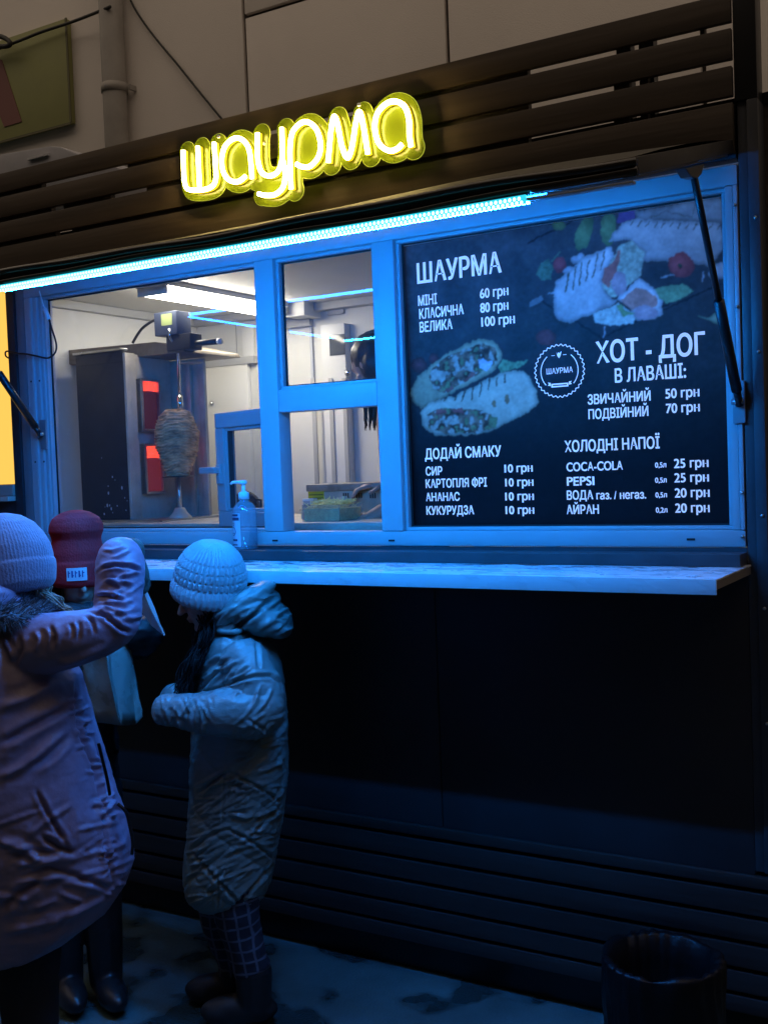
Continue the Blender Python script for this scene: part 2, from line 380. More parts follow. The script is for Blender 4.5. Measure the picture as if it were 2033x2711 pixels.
# fascia planks (see-through gaps)
fz = [(2.372, 2.498), (2.514, 2.590), (2.607, 2.685), (2.701, 2.773)]
for (a, b) in fz:
    B('plank', PLANK, kiosk, -3.2, XR - .003, -.020 - random.random() * .004, -.002, a, b, .003)
def gx(px, z=2.6): return float(atY(px, proj(np.array([0, 0, z]))[1], 0)[0])
def Xat(px, z):
    lo, hi = -4, 3
    for _ in range(40):
        mid = (lo + hi) / 2
        if proj(np.array([mid, .01, z]))[0] < px: lo = mid
        else: hi = mid
    return lo
for (z0, z1, segs) in ((2.5905, 2.6065, [(-400, 143), (176, 300), (395, 1403), (1628, 1668), (1697, 1718)]), (2.5005, 2.5135, [(-400, 155), (198, 1403), (1628, 1668), (1700, 1718)]),
                       (2.6855, 2.7005, [(-400, 118), (345, 640), (1085, 1400), (1855, 1867)])):
    for (a, b) in segs:
        B('batten', BATT, kiosk, Xat(a, z0), Xat(b, z0), -.001, .022, z0 - .012, z1 + .012)
for px in (1648, 1708, 1000, 480, 60):
    x = Xat(px, 2.6); B('fascia_post', BLACK, kiosk, x - .02, x + .02, .023, .060, 2.49, 2.765)
# window frame
def framebar(name, x0, x1, z0, z1, y0=-.004, y1=.06, bev=.004):
    return B(name, PVC, kiosk, x0, x1, y0, y1, z0, z1, bev)
framebar('frame_sill', XL, XR, ZB, 1.402)
framebar('frame_head', XL, XR, 2.293, ZT)
for (a, b, y) in ((XL, -1.222, -.004), (-1.221, -1.200, -.010), (-1.199, -1.178, -.004), (-1.177, -1.160, .004)):   # ribbed jamb
    framebar('frame_jamb', a, b, 1.4025, 2.2925, y)
framebar('frame_jamb', 1.372, 1.392, 1.4025, 2.2925); framebar('frame_jamb', 1.3925, XR, 1.4025, 2.2925, -.008)
framebar('mullion', -.149, -.072, 1.4025, 2.2925, -.006); framebar('mullion', .305, .381, 1.4025, 2.2925, -.006)
framebar('transom', -.0715, .3045, 1.793, 1.866, -.005)
# glazing beads, one ring of four for each light
def beads(x0, x1, z0, z1):
    w = .011
    for (a, b, c, d) in ((x0, x1, z0, z0 + w), (x0, x1, z1 - w, z1), (x0, x0 + w, z0 + w, z1 - w), (x1 - w, x1, z0 + w, z1 - w)):
        B('glazing_bead', PVC, kiosk, a, b, .010, .030, c, d, .003)
beads(-1.1595, -.1495, 1.4025, 2.2925); beads(-.0715, .3045, 1.8665, 2.2925); beads(.3815, 1.3715, 1.4025, 2.2925)
SEAL = mat('dark_seal', (.02, .02, .02), .6)
def seals(x0, x1, z0, z1):
    w = .0155
    m = MB()
    for (a, b, c, d) in ((x0, x1, z0, z0 + w), (x0, x1, z1 - w, z1), (x0, x0 + w, z0 + w, z1 - w), (x1 - w, x1, z0 + w, z1 - w)): m.box(a, b, .0305, .034, c, d)
    m.build('glass_seal', SEAL, kiosk)
seals(-1.1595, -.1495, 1.4025, 2.2925); seals(-.0715, .3045, 1.8665, 2.2925); seals(.3815, 1.3715, 1.4025, 2.2925)
B('window_pane', GLASS, kiosk, -1.155, -.152, .0345, .0385, 1.405, 2.29)
B('window_pane', GLASS, kiosk, -.068, .301, .0345, .0385, 1.869, 2.29)
for px, py in ((729, 1431), (1037, 1431), (1828, 1428)):
    p = atY(px, py, -.004); B('drain_slot', BLACK, kiosk, p[0] - .011, p[0] + .011, -.0055, -.0035, p[2] - .003, p[2] + .003)
for px, py in ((84, 1010), (106, 1008), (95, 1223), (118, 1222)):
    p = atY(px, py, -.010); MB().lathe([(.004, 0), (.004, -.002), (.001, -.0035)], (p[0], -.010, p[2]), 8, np.array((1., 0, 0)), np.array((0, 0, 1.)), np.array((0, 1., 0))).build('screw', DARK, kiosk, smooth=True)
for z in (1.385, 1.50, 1.76, 1.98, 2.24):
    MB().lathe([(.005, 0), (.005, -.003), (.001, -.005)], (1.3985, -.008, z), 10, np.array((1., 0, 0)), np.array((0, 0, 1.)), np.array((0, 1., 0))).build('screw', STEEL, kiosk, smooth=True)
# sill strip under the frame and the counter shelf
B('sill_strip', TRIM, kiosk, XL - .09, XR + .003, -.085, -.006, 1.3135, 1.3455, .002)
B('sill_strip', TRIM, kiosk, XL - .09, XR + .003, -.0055, .0, 1.3135, 1.3555)
def shelf_mat():
    m = mat('wet_white_shelf', (.72, .73, .75), .4, var=.06, vscale=5)
    n = m.node_tree; L = n.links; b = n.nodes['Principled BSDF']
    tc = n.nodes.new('ShaderNodeTexCoord'); v = n.nodes.new('ShaderNodeTexNoise'); v.inputs['Scale'].default_value = 16; v.inputs['Detail'].default_value = 4
    mp = n.nodes.new('ShaderNodeMapping'); mp.inputs['Scale'].default_value = (.5, 1.2, 1); L.new(tc.outputs['Object'], mp.inputs[0]); L.new(mp.outputs[0], v.inputs[0])
    r = n.nodes.new('ShaderNodeValToRGB'); r.color_ramp.elements[0].position = .5; r.color_ramp.elements[1].position = .56; r.color_ramp.elements[0].color = (.42,) * 3 + (1,); r.color_ramp.elements[1].color = (.06,) * 3 + (1,)
    L.new(v.outputs[0], r.inputs[0]); L.new(r.outputs[0], b.inputs['Roughness'])
    bp_ = n.nodes.new('ShaderNodeBump'); bp_.inputs['Strength'].default_value = .5; bp_.inputs['Distance'].default_value = .002; L.new(r.outputs[0], bp_.inputs['Height']); bp_.invert = True; L.new(bp_.outputs[0], b.inputs['Normal'])
    return m
CS = shelf_mat()
sh = MB().prism([(-.0065, 1.3125), (-.370, 1.3125), (-.370, 1.276), (-.365, 1.276), (-.365, 1.3075), (-.0065, 1.3075)], -1.5, 1.418, 'x').build('counter_shelf', CS, kiosk, .0012)
MB().prism([(-.0065, 1.3070), (-.3645, 1.3070), (-.3645, 1.288), (-.0065, 1.288)], 1.412, 1.417, 'x').build('shelf_end', mat('shelf_underside', (.20, .17, .15), .6), sh)
DROP = thin_glass('water_drop', (.9, .95, 1), .15, (.5, .6, .8), .25)
wd = MB()
for i in range(130):
    x, y, r = random.uniform(-.9, 1.39), -random.uniform(.10, .36), random.uniform(.0015, .0055)
    wd.ell((x, y, 1.3125), (r * random.uniform(1, 2.2), 0, 0), (0, r, 0), (0, 0, r * .42), 10, 6)
o = wd.build('water_drops', mat('water_drop_gloss', (.5, .52, .55), .04, spec=.8), sh, smooth=True); o['kind'] = 'stuff'
# opened serving sash
hx, hy = -.150, .068
e = atY(567, 1095, .20); ex, ey = float(e[0]), .20
sd_ = np.array([ex - hx, ey - hy, 0.]); sw = np.linalg.norm(sd_); sd_ /= sw; sn = np.array([-sd_[1], sd_[0], 0.])
if sn[1] < 0: sn = -sn
sash = bpy.data.objects.new('serving_sash', None); COL.objects.link(sash); sash.parent = kiosk; sash.location = Vector((hx, hy, 1.41)) - kiosk.location
def sashbar(name, a0, a1, z0, z1, m=PVC, d0=0.0, d1=.05, bev=.004):
    c = np.array([hx, hy, 0]) + sd_ * (a0 + a1) / 2 + sn * (d0 + d1) / 2; c[2] = (z0 + z1) / 2
    me = MB().obox(c, sd_ * (a1 - a0) / 2, sn * (d1 - d0) / 2, np.array([0, 0, (z1 - z0) / 2])).mesh(name, bev)
    o = bpy.data.objects.new(name, me); COL.objects.link(o); me.materials.append(m); o.parent = sash
    o.matrix_parent_inverse = Matrix.Translation(Vector((hx, hy, 1.41))).inverted(); return o
sz0, sz1 = 1.408, float(atY(567, 1095, .2)[2])
sashbar('sash_rail', 0, sw, sz0, sz0 + .055); sashbar('sash_rail', 0, sw, sz1 - .055, sz1)
sashbar('sash_stile', 0, .055, sz0 + .0555, sz1 - .0555); sashbar('sash_stile', sw - .055, sw, sz0 + .0555, sz1 - .0555)
for (a0, a1, z0, z1) in ((.0555, sw - .0555, sz0 + .0555, sz0 + .067), (.0555, sw - .0555, sz1 - .067, sz1 - .0555), (sw - .067, sw - .0555, sz0 + .067, sz1 - .067)):
    sashbar('sash_bead', a0, a1, z0, z1, PVC, .008, .04, .003)
sashbar('sash_seal', sw - .073, sw - .0675, sz0 + .067, sz1 - .067, SEAL, .012, .03, 0)
sashbar('sash_glass', .056, sw - .056, sz0 + .056, sz1 - .056, GLASS, .022, .026, 0)
hz_ = (sz0 + sz1) / 2
sashbar('sash_handle', sw - .045, sw - .015, hz_ - .05, hz_ + .02, PVC, -.012, 0, .003)
sashbar('sash_handle', sw - .042, sw + .065, hz_ - .012, hz_ + .012, PVC, -.036, -.016, .005)
sashbar('sash_handle', sw - .041, sw - .019, hz_ - .011, hz_ + .011, PVC, -.018, -.010, .003)
# awning flap, seen nearly edge-on
flap = bpy.data.objects.new('awning_flap', None); COL.objects.link(flap); flap.parent = kiosk; flap.location = Vector((0, -.02, 2.36)) - kiosk.location
def fl(me_or_mb, name, m, bev=0, smooth=False):
    me = me_or_mb.mesh(name, bev); o = bpy.data.objects.new(name, me); COL.objects.link(o); me.materials.append(m); o.parent = flap
    o.matrix_parent_inverse = Matrix.Translation(Vector((0, -.02, 2.36))).inverted()
    if smooth or bev: me.polygons.foreach_set('use_smooth', [True] * len(me.polygons))
    if bev and not smooth: me.set_sharp_from_angle(angle=math.radians(40))
    return o
A0, A1 = np.array([-.024, 2.362]), np.array([-.835, 2.138])       # hinge and lip (y, z) of the underside
ft = (A1 - A0) / np.linalg.norm(A1 - A0); fn = np.array([ft[1], -ft[0]]); fn = fn if fn[1] > 0 else -fn
FLEN = np.linalg.norm(A1 - A0)
def fp(s, h): return tuple(A0 + ft * s + fn * h)
FLM = mat('flap_dark_sheet', (.022, .019, .018), .40, var=.3, vscale=5, bump=.1, bscale=12)
FLU = mat('flap_underside', (.30, .30, .31), .5, var=.1)
FXL, FXR = -3.0, 1.404
fl(MB().prism([fp(.0, .006), fp(FLEN - .012, .006), fp(FLEN - .012, .040), fp(.0, .040)], FXL, FXR, 'x'), 'flap_panel', FLM, .003)
fl(MB().prism([fp(.03, .001), fp(FLEN - .02, .001), fp(FLEN - .02, .0055), fp(.03, .0055)], FXL, FXR - .01, 'x'), 'flap_lining', FLU)
GLOSS = mat('glossy_lip', (.03, .022, .016), .16, bump=.15, bscale=9, stretch=(.3, 1, 1))
lip = MB()
for (h, r) in ((.012, .010), (.034, .009)):
    P = []
    for i in range(90):
        x = FXL + (FXR - FXL) * i / 89; y, z = fp(FLEN - .006, h + .0035 * math.sin(x * 5 + h * 90) + .002 * math.sin(x * 13))
        P.append((x, y, z))
    lip.tube(P, r, 10)
fl(lip, 'flap_lip', GLOSS, 0, True)
# slack weather film stapled along the lip
fr = []
for i in range(121):
    x = FXL + (FXR - .01 - FXL) * i / 120; t = max(0, (x - .55) / .85)
    sag = .004 + .006 * math.sin(x * 3.1) ** 2 + (.022 * math.sin(min(1, t) * math.pi) if t > 0 else 0)
    fr.append([(x, *fp(FLEN - .010, .0405)), (x, *fp(FLEN * .75, .0412 + sag * .5)), (x, *fp(FLEN * .5, .0414 + sag * .7)), (x, *fp(FLEN * .25, .0412 + sag * .5)), (x, *fp(.02, .0405))])
fm = MB(); n5 = 5
fm.add([p for r in fr for p in r], [(i * n5 + k, (i + 1) * n5 + k, (i + 1) * n5 + k + 1, i * n5 + k + 1) for i in range(120) for k in range(4)])
fl(fm, 'weather_film', mat('black_film', (.02, .017, .016), .62, bump=.3, bscale=7), 0, True)
# LED strips on the flap underside
CHAN = mat('led_channel', (.45, .46, .48), .4, metal=.3)
TAPE = mat('led_tape', (.10, .10, .11), .5)
def led_run(P0, P1, nrm, wid=.016, gap=.0105, lm=None):
    P0, P1, nrm = map(lambda q: np.asarray(q, float), (P0, P1, nrm)); L = np.linalg.norm(P1 - P0); t = (P1 - P0) / L; nrm = nrm / np.linalg.norm(nrm); s_ = np.cross(t, nrm)
    grp = bpy.data.objects.new('led_strip', None); COL.objects.link(grp); grp.parent = kiosk; grp.location = Vector((P0 + P1) / 2) - kiosk.location
    inv = Matrix.Translation(Vector((P0 + P1) / 2)).inverted()
    c = (P0 + P1) / 2
    me = MB().obox(c, t * L / 2, s_ * wid / 2, nrm * .0012).mesh('led_tape'); o = bpy.data.objects.new('led_tape', me); COL.objects.link(o); me.materials.append(TAPE); o.parent = grp; o.matrix_parent_inverse = inv
    m = MB(); k = int(L / gap)
    for i in range(k):
        p = P0 + t * (i + .5) * L / k
        for sg in (-1, 1):
            m.obox(p + s_ * sg * wid * .27 + nrm * .0032 + t * gap * .25 * sg, t * gap * .30, s_ * wid * .2, nrm * .002)
    me = m.mesh('led_chips'); o = bpy.data.objects.new('led_chips', me); COL.objects.link(o); me.materials.append(lm or LEDM); o.parent = grp; o.matrix_parent_inverse = inv; o['kind'] = 'stuff'
def und(x, s, h=-.003): y, z = fp(s, h); return np.array([x, y, z])
FNV = np.array([0, -fn[0], -fn[1]])
LN = np.array([0, -.45, -1.0])
led_run((-.39, -.834, 2.131), (1.177, -.834, 2.131), (0, 0, -1), .014, lm=LEDD)
COVM = emis('led_cover_glow', (.04, .80, 1.0), .95); DOTM = emis('led_dot_glow', (.62, 1.0, 1.0), 2.2)
fl(MB().box(-.392, 1.179, -.8525, -.8495, 2.1215, 2.1395), 'led_cover', COVM)
dm = MB(); nd = 150
for i in range(nd):
    x = -.385 + 1.555 * (i + .5) / nd
    for zz_, dx in ((2.1330, 0), (2.1245, .005)): dm.ell((x + dx, -.8530, zz_), (.0036, 0, 0), (0, .0022, 0), (0, 0, .0042), 8, 5)
o = fl(dm, 'led_dots', DOTM, 0, True); o['kind'] = 'stuff'
led_run(und(-.86, .42), und(1.05, .42), FNV)
led_run(und(-.88, .44), und(-.42, .815), FNV)
# bare channel to the right of the LED run
fl(MB().box(1.18, 1.40, -.850, -.832, 2.1270, 2.1320), 'led_channel', CHAN, .001)
# gas struts
def strut(x, top, bot, sw_):
    root = bpy.data.objects.new('gas_strut', None); COL.objects.link(root); root.parent = kiosk; root.location = Vector(bot) - kiosk.location
    inv = Matrix.Translation(Vector(bot)).inverted(); top, bot = np.asarray(top), np.asarray(bot); d = (top - bot) / np.linalg.norm(top - bot); L = np.linalg.norm(top - bot)
    def a(mb, name, m, sm=True):
        me = mb.mesh(name, 0 if sm else .002); o = bpy.data.objects.new(name, me); COL.objects.link(o); me.materials.append(m); o.parent = root; o.matrix_parent_inverse = inv
        if sm: me.polygons.foreach_set('use_smooth', [True] * len(me.polygons))
    a(MB().tube([bot + d * .035, bot + d * L * .47], .0135, 14), 'strut_cylinder', BLACK)
    a(MB().tube([bot + d * L * .44, top], .0085, 12), 'strut_rod', BLACK)
    a(MB().tube([bot - d * .01, bot + d * .035], .010, 12), 'strut_socket', BLACK)
    a(MB().box(x - .016, x + .016, -.016, -.009, bot[2] - .055, bot[2] + .055), 'strut_plate', mat('strut_plate', (.3, .31, .33), .4, metal=.5), False)
    a(MB().tube([(x - .014, bot[1], bot[2]), (x + .014, bot[1], bot[2])], .007, 10), 'strut_pin', STEEL)
    y, z = top[1], top[2]
    a(MB().prism([(y + .06, z + .026), (y - .10, z - .018), (y - .06, z - .028), (y - .005, z - .020), (y + .03, z - .004)], x - .012, x + .012, 'x'), 'strut_bracket', BLACK, False)
su = fp(.40, -.012)
strut(1.398, (1.398, su[0], su[1]), (1.402, -.030, 1.735), 1)
bl = atY(107, 1150, -.03)
strut(float(bl[0]), (float(bl[0]), su[0], su[1]), (float(bl[0]), -.030, float(bl[2])), -1)
# amber lit side window
AMB = emis('amber_lit_pane', (1.0, .56, .10), 1.15)
sw1 = bpy.data.objects.new('side_window', None); COL.objects.link(sw1); sw1.parent = kiosk; sw1.location = Vector((-1.7, 0, 1.6)) - kiosk.location
def swp(name, m, *b):
    me = MB().box(*b).mesh(name, .002); o = bpy.data.objects.new(name, me); COL.objects.link(o); me.materials.append(m); o.parent = sw1; o.matrix_parent_inverse = Matrix.Translation(Vector((-1.7, 0, 1.6))).inverted()
swp('lit_pane', AMB, -2.05, -1.340, -.012, -.002, 1.59, 2.335)
swp('pane_frame', mat('sand_trim', (.40, .33, .27), .6), -2.07, -1.339, -.02, -.002, 1.545, 1.588)
swp('pane_sill', mat('pale_sill', (.55, .45, .36), .5), -2.09, -1.339, -.045, -.002, 1.525, 1.543)
# ceiling lamp
lamp = bpy.data.objects.new('ceiling_lamp', None); COL.objects.link(lamp); lamp.parent = kiosk; lamp.location = Vector((-1.0, .8, 2.35)) - kiosk.location
def lp(mb, name, m, bev=0):
    me = mb.mesh(name, bev); o = bpy.data.objects.new(name, me); COL.objects.link(o); me.materials.append(m); o.parent = lamp; o.matrix_parent_inverse = Matrix.Translation(Vector((-1.0, .8, 2.35))).inverted()
lp(MB().box(-1.07, -.91, .42, 1.26, 2.360, 2.3815), 'lamp_housing', INWALL2, .003)
lp(MB().box(-1.06, -.92, .44, 1.24, 2.330, 2.3595), 'lamp_diffuser', LAMPM, .01)
lp(MB().box(-1.065, -.915, .425, .4395, 2.327, 2.3595), 'lamp_cap', INWALL2, .002)
lp(MB().box(-1.065, -.915, 1.2405, 1.255, 2.327, 2.3595), 'lamp_cap', INWALL2, .002)
# ------------------------------------------------------------------ neon sign
NY = -.075
def np_(x, y, Y=NY): p = atY(450 + x / 2.37, 220 + y / 2.37, Y); return np.array([p[0], p[2]])
LET = [  # (letter, strokes in sign drawing units)
 [[(97, 428), (100, 540), (105, 620), (125, 668), (190, 676), (265, 660), (300, 612), (298, 500), (290, 378)], [(188, 402), (194, 540), (200, 662)]],
 [[(488, 588), (440, 622), (385, 612), (348, 560), (338, 480), (360, 400), (415, 352), (470, 362), (508, 420), (522, 520), (527, 602)]],
 [[(562, 318), (562, 420), (566, 500), (590, 566), (640, 586), (690, 558), (716, 480), (716, 380), (714, 285)], [(716, 470), (735, 570), (722, 655), (672, 702), (610, 708), (568, 698)]],
 [[(772, 668), (766, 520), (766, 400), (782, 312), (830, 258), (882, 252), (932, 298), (956, 390), (942, 468), (890, 526), (838, 528), (805, 512)]],
 [[(1004, 502), (1014, 380), (1026, 270), (1042, 214), (1062, 262), (1090, 400), (1124, 474), (1152, 410), (1176, 260), (1198, 184), (1222, 262), (1252, 448)]],
 [[(1466, 388), (1430, 420), (1380, 428), (1322, 384), (1296, 290), (1310, 200), (1360, 140), (1420, 120), (1480, 150), (1508, 230), (1512, 330), (1522, 402)]]]
sign = thing('neon_sign', 'glowing yellow neon word on a scalloped green acrylic plate above the window', 'sign', (.05, -.04, 2.5))
NEON = emis('neon_tube_glow', (1.0, .70, .22), 42.0)
NSIDE = emis('neon_jacket_glow', (1.0, .60, .02), 2.2)
def neon_pts(st):
    return [np_(x, y) for x, y in st]
allp = []
for L in LET:
    core, jac = MB(), MB()
    for st in L:
        P2 = spline(neon_pts(st), 8); allp += P2
        core.tube([(p[0], NY - .010, p[1]) for p in P2], .0072, 10)
        jac.tube([(p[0], NY + .002, p[1]) for p in P2], .0078, 8)
    o = core.build('neon_letter', NEON, sign, smooth=True)
    link('tube_jacket', jac.mesh('tube_jacket'), NSIDE, o, True)
# scalloped backing plate: union of discs along the strokes, traced with marching squares
P = np.array(allp); x0, z0 = P.min(0) - .06; x1, z1 = P.max(0) + .06; hgrid = .0025
gxs = np.arange(x0, x1, hgrid); gzs = np.arange(z0, z1, hgrid); GX, GZ = np.meshgrid(gxs, gzs, indexing='ij')
ends = [neon_pts(st)[k] for L in LET for st in L for k in (0, -1)] + [np_(1042, 214), np_(1198, 184)]
Dm = np.full(GX.shape, 9.0)
for p in P[::2]: Dm = np.minimum(Dm, np.hypot(GX - p[0], GZ - p[1]) - .030)
for p in ends: Dm = np.minimum(Dm, np.hypot(GX - p[0], GZ - p[1]) - .033)
seg = {}
for i, k in zip(*np.where((np.minimum.reduce([Dm[:-1, :-1], Dm[1:, :-1], Dm[:-1, 1:], Dm[1:, 1:]]) < 0) & (np.maximum.reduce([Dm[:-1, :-1], Dm[1:, :-1], Dm[:-1, 1:], Dm[1:, 1:]]) >= 0))):
    c = [(i, k), (i + 1, k), (i + 1, k + 1), (i, k + 1)]; d = [Dm[q] for q in c]; pts = []
    for a in range(4):
        b = (a + 1) % 4
        if (d[a] < 0) != (d[b] < 0): pts.append((tuple(sorted((c[a], c[b]))), d[a] < 0))
    for a in range(0, len(pts) - 1, 2):
        s_, e_ = (pts[a][0], pts[a + 1][0]) if pts[a][1] else (pts[a + 1][0], pts[a][0]); seg[s_] = e_
loops = []
while seg:
    k0 = next(iter(seg)); lo = [k0]; k = seg.pop(k0)
    while k != k0 and k in seg: lo.append(k); k = seg.pop(k)
    loops.append(lo)
lo = max(loops, key=len)
def ep(e):
    a, b = e; t = Dm[a] / (Dm[a] - Dm[b] + 1e-12)
    return (gxs[a[0]] + (gxs[b[0]] - gxs[a[0]]) * t, gzs[a[1]] + (gzs[b[1]] - gzs[a[1]]) * t)
outl = [ep(e) for e in lo][::2]
ACR = bpy.data.materials.new('green_acrylic'); ACR.use_nodes = True; n_ = ACR.node_tree; n_.nodes.clear()
a1 = n_.nodes.new('ShaderNodeBsdfTransparent'); a1.inputs[0].default_value = (.50, .62, .08, 1); a2 = n_.nodes.new('ShaderNodeBsdfPrincipled'); a2.inputs['Base Color'].default_value = (.15, .21, .012, 1); a2.inputs['Roughness'].default_value = .2
a3 = n_.nodes.new('ShaderNodeMixShader'); a3.inputs[0].default_value = .62; a4 = n_.nodes.new('ShaderNodeOutputMaterial')
n_.links.new(a1.outputs[0], a3.inputs[1]); n_.links.new(a2.outputs[0], a3.inputs[2]); n_.links.new(a3.outputs[0], a4.inputs[0])
MB().prism(outl, NY + .010, NY + .015, 'y').build('backing_plate', ACR, sign)
rim = MB(); oo = [(p[0], NY + .0125, p[1]) for p in outl] + [(outl[0][0], NY + .0125, outl[0][1])]
rim.tube(oo, .0016, 5, False).build('plate_edge', mat('edge_lit_acrylic', (.6, .65, .1), .3, emit=(.75, .80, .08), es=.55), sign)
for (px, py) in ((580, 362), (951, 278), (700, 380)):
    p = atY(px, py, NY + .01); MB().tube([(p[0], NY + .006, p[2]), (p[0], -.024, p[2])], .006, 10).build('standoff_bolt', STEEL, sign, smooth=True)

# ------------------------------------------------------------------ menu board
MYB = .046
menu = thing('menu_board', 'dark printed menu board with white price lists and shawarma pictures filling the widest window light', 'menu board', (.87, MYB, 1.405))
MX0, MX1, MZ0, MZ1 = .384, 1.362, 1.404, 2.279
B('board_sheet', mat('board_back', (.5, .5, .5), .6), menu, MX0, MX1, MYB, MYB + .004, MZ0, MZ1)
def inpoly(poly, X, Y):
    poly = np.asarray(poly, float); r = np.zeros(X.shape, bool); n = len(poly)
    for i in range(n):
        (xa, ya), (xb, yb) = poly[i], poly[(i + 1) % n]
        c = ((ya > Y) != (yb > Y)) & (X < (xb - xa) * (Y - ya) / (yb - ya + 1e-12) + xa); r ^= c
    return r
GN, GM = 460, 420
ux = np.linspace(MX0 + .0005, MX1 - .0005, GN); uz = np.linspace(MZ0 + .0005, MZ1 - .0005, GM)
UX, UZ = np.meshgrid(ux, uz, indexing='ij'); PP = proj(np.stack([UX, np.full_like(UX, MYB - .001), UZ], -1)); IX, IY = PP[..., 0], PP[..., 1]
def N(s, o=4, seed=0): return fbm(np.stack([IX / s + seed, IY / s, np.full_like(IX, seed * 3.7)], -1), o)
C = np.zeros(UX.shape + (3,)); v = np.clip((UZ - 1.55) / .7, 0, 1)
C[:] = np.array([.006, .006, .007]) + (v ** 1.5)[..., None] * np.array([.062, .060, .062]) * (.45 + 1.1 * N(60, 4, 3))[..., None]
grain = (N(8, 3, 5)[..., None] - .5)
C *= (1 + .5 * grain)
wx, wy = IX + (N(14, 3, 8) - .5) * 12, IY + (N(14, 3, 9) - .5) * 12
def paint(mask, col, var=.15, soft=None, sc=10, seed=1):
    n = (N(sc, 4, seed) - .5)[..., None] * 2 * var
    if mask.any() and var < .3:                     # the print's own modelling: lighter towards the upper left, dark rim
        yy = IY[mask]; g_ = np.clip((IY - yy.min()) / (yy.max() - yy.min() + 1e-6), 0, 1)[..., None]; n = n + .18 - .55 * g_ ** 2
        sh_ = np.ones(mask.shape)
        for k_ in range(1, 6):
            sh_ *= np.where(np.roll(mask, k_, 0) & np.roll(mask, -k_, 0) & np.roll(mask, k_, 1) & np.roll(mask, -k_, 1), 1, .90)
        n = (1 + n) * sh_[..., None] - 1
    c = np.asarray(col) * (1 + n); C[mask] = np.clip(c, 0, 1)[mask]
def A(pts): return [(1400 + x / 2.9625, 540 + y / 2.9625) for x, y in pts]
def E_(pts): return [(1030 + x / 2.9105, 860 + y / 2.9105) for x, y in pts]
def shape(pts): return inpoly(pts, wx, wy)
def ellm(cx, cy, rx, ry, a=0):
    c, s = math.cos(a), math.sin(a); dx, dy = wx - cx, wy - cy; return ((dx * c + dy * s) / rx) ** 2 + ((-dx * s + dy * c) / ry) ** 2 < 1
def tinted(mask, base, dark, cx, cy, R):
    t = np.clip(np.hypot(IX - cx, IY - cy) / R, 0, 1)[..., None]; c = np.asarray(base) * (1 - t) + np.asarray(dark) * t; c = c * (1 + .5 * (N(7, 3, 4) - .5)[..., None]); C[mask] = c[mask]
def lines(segs, wpx, col):
    for (xa, ya, xb, yb) in segs:
        L2 = (xb - xa) ** 2 + (yb - ya) ** 2; t = np.clip(((wx - xa) * (xb - xa) + (wy - ya) * (yb - ya)) / L2, 0, 1); d = np.hypot(wx - xa - t * (xb - xa), wy - ya - t * (yb - ya)); C[d < wpx] = col
aa = lambda x, y: (1400 + x / 2.9625, 540 + y / 2.9625)
ee = lambda x, y: (1030 + x / 2.9105, 860 + y / 2.9105)
# upper picture: wraps on dark boards
for q in (((100, 760), (600, 1065)), ((560, 1060), (1100, 780)), ((900, 900), (1650, 560)), ((0, 300), (330, 140))):
    (xa, ya), (xb, yb) = aa(*q[0]), aa(*q[1]); lines([(xa, ya, xb, yb)], 2.2, (.012, .012, .016))
paint(shape(A([(700, 60), (830, 40), (830, 110), (690, 160)])), (.12, .06, .20), .3)
for (x, y, rx, ry, a) in ((430, 235, 20, 47, .35), (620, 195, 20, 47, .05)):
    cx, cy = aa(x, y); tinted(ellm(cx, cy, rx, ry, a), (.20, .32, .10), (.07, .14, .05), cx - 6, cy, 45)
cx, cy = aa(235, 165); tinted(ellm(cx, cy, 18, 14), (.16, .2, .05), (.06, .09, .03), cx, cy, 20)
paint(shape(A([(820, 60), (1000, 30), (1340, -40), (1560, -60), (1560, 150), (850, 130)])), (.30, .29, .27), .28, sc=16)
lines([(*aa(950, 110), *aa(1080, 60)), (*aa(1080, 60), *aa(1270, 100)), (*aa(1300, 0), *aa(1280, 110))], 1.6, (.16, .15, .13))
paint(shape(A([(620, 300), (660, 230), (740, 145), (840, 115), (1490, 150), (1530, 250), (1520, 340), (1430, 490), (1250, 470), (1100, 452), (880, 450), (900, 370), (780, 280)])), (.44, .42, .39), .22, sc=22)
lines([(*aa(790 + 62 * i, 172 + 3 * i), *aa(818 + 62 * i, 132 + 3 * i)) for i in range(12)], 1.7, (.10, .09, .06))
cx, cy = aa(1193, 478); tinted(ellm(cx, cy, 34, 33), (.55, .07, .06), (.24, .03, .03), cx - 8, cy - 8, 40); cx, cy = aa(1180, 485); paint(ellm(cx, cy, 6, 7), (.05, .09, .04))
cx, cy = aa(240, 480); tinted(ellm(cx, cy, 18, 22), (.55, .05, .05), (.22, .02, .02), cx - 4, cy - 6, 26)
paint(shape(A([(60, 560), (90, 470), (150, 430), (190, 500), (170, 590), (90, 600)])), (.09, .17, .09), .6, sc=6)
lines([(*aa(175, 450), *aa(240, 370))], 2, (.12, .2, .1))
for (x, y, rx, ry) in ((385, 430, 18, 12), (310, 520, 16, 10), (1490, 530, 30, 20)): cx, cy = aa(x, y); paint(ellm(cx, cy, rx, ry, -.4), (.48, .46, .45), .1)
wa = shape(A([(205, 620), (250, 580), (300, 540), (430, 420), (560, 365), (640, 330), (665, 400), (600, 520), (570, 600), (590, 680), (640, 740), (700, 750), (640, 800), (500, 860), (420, 890), (330, 935), (240, 925), (195, 860), (185, 760), (195, 680)]))
paint(wa, (.52, .50, .47), .22, sc=18)
lines([(*aa(285, 690), *aa(310, 545)), (*aa(340, 665), *aa(370, 495)), (*aa(390, 640), *aa(420, 460)), (*aa(445, 605), *aa(475, 435)), (*aa(495, 580), *aa(540, 400)), (*aa(560, 520), *aa(590, 370))], 2.0, (.10, .11, .07))
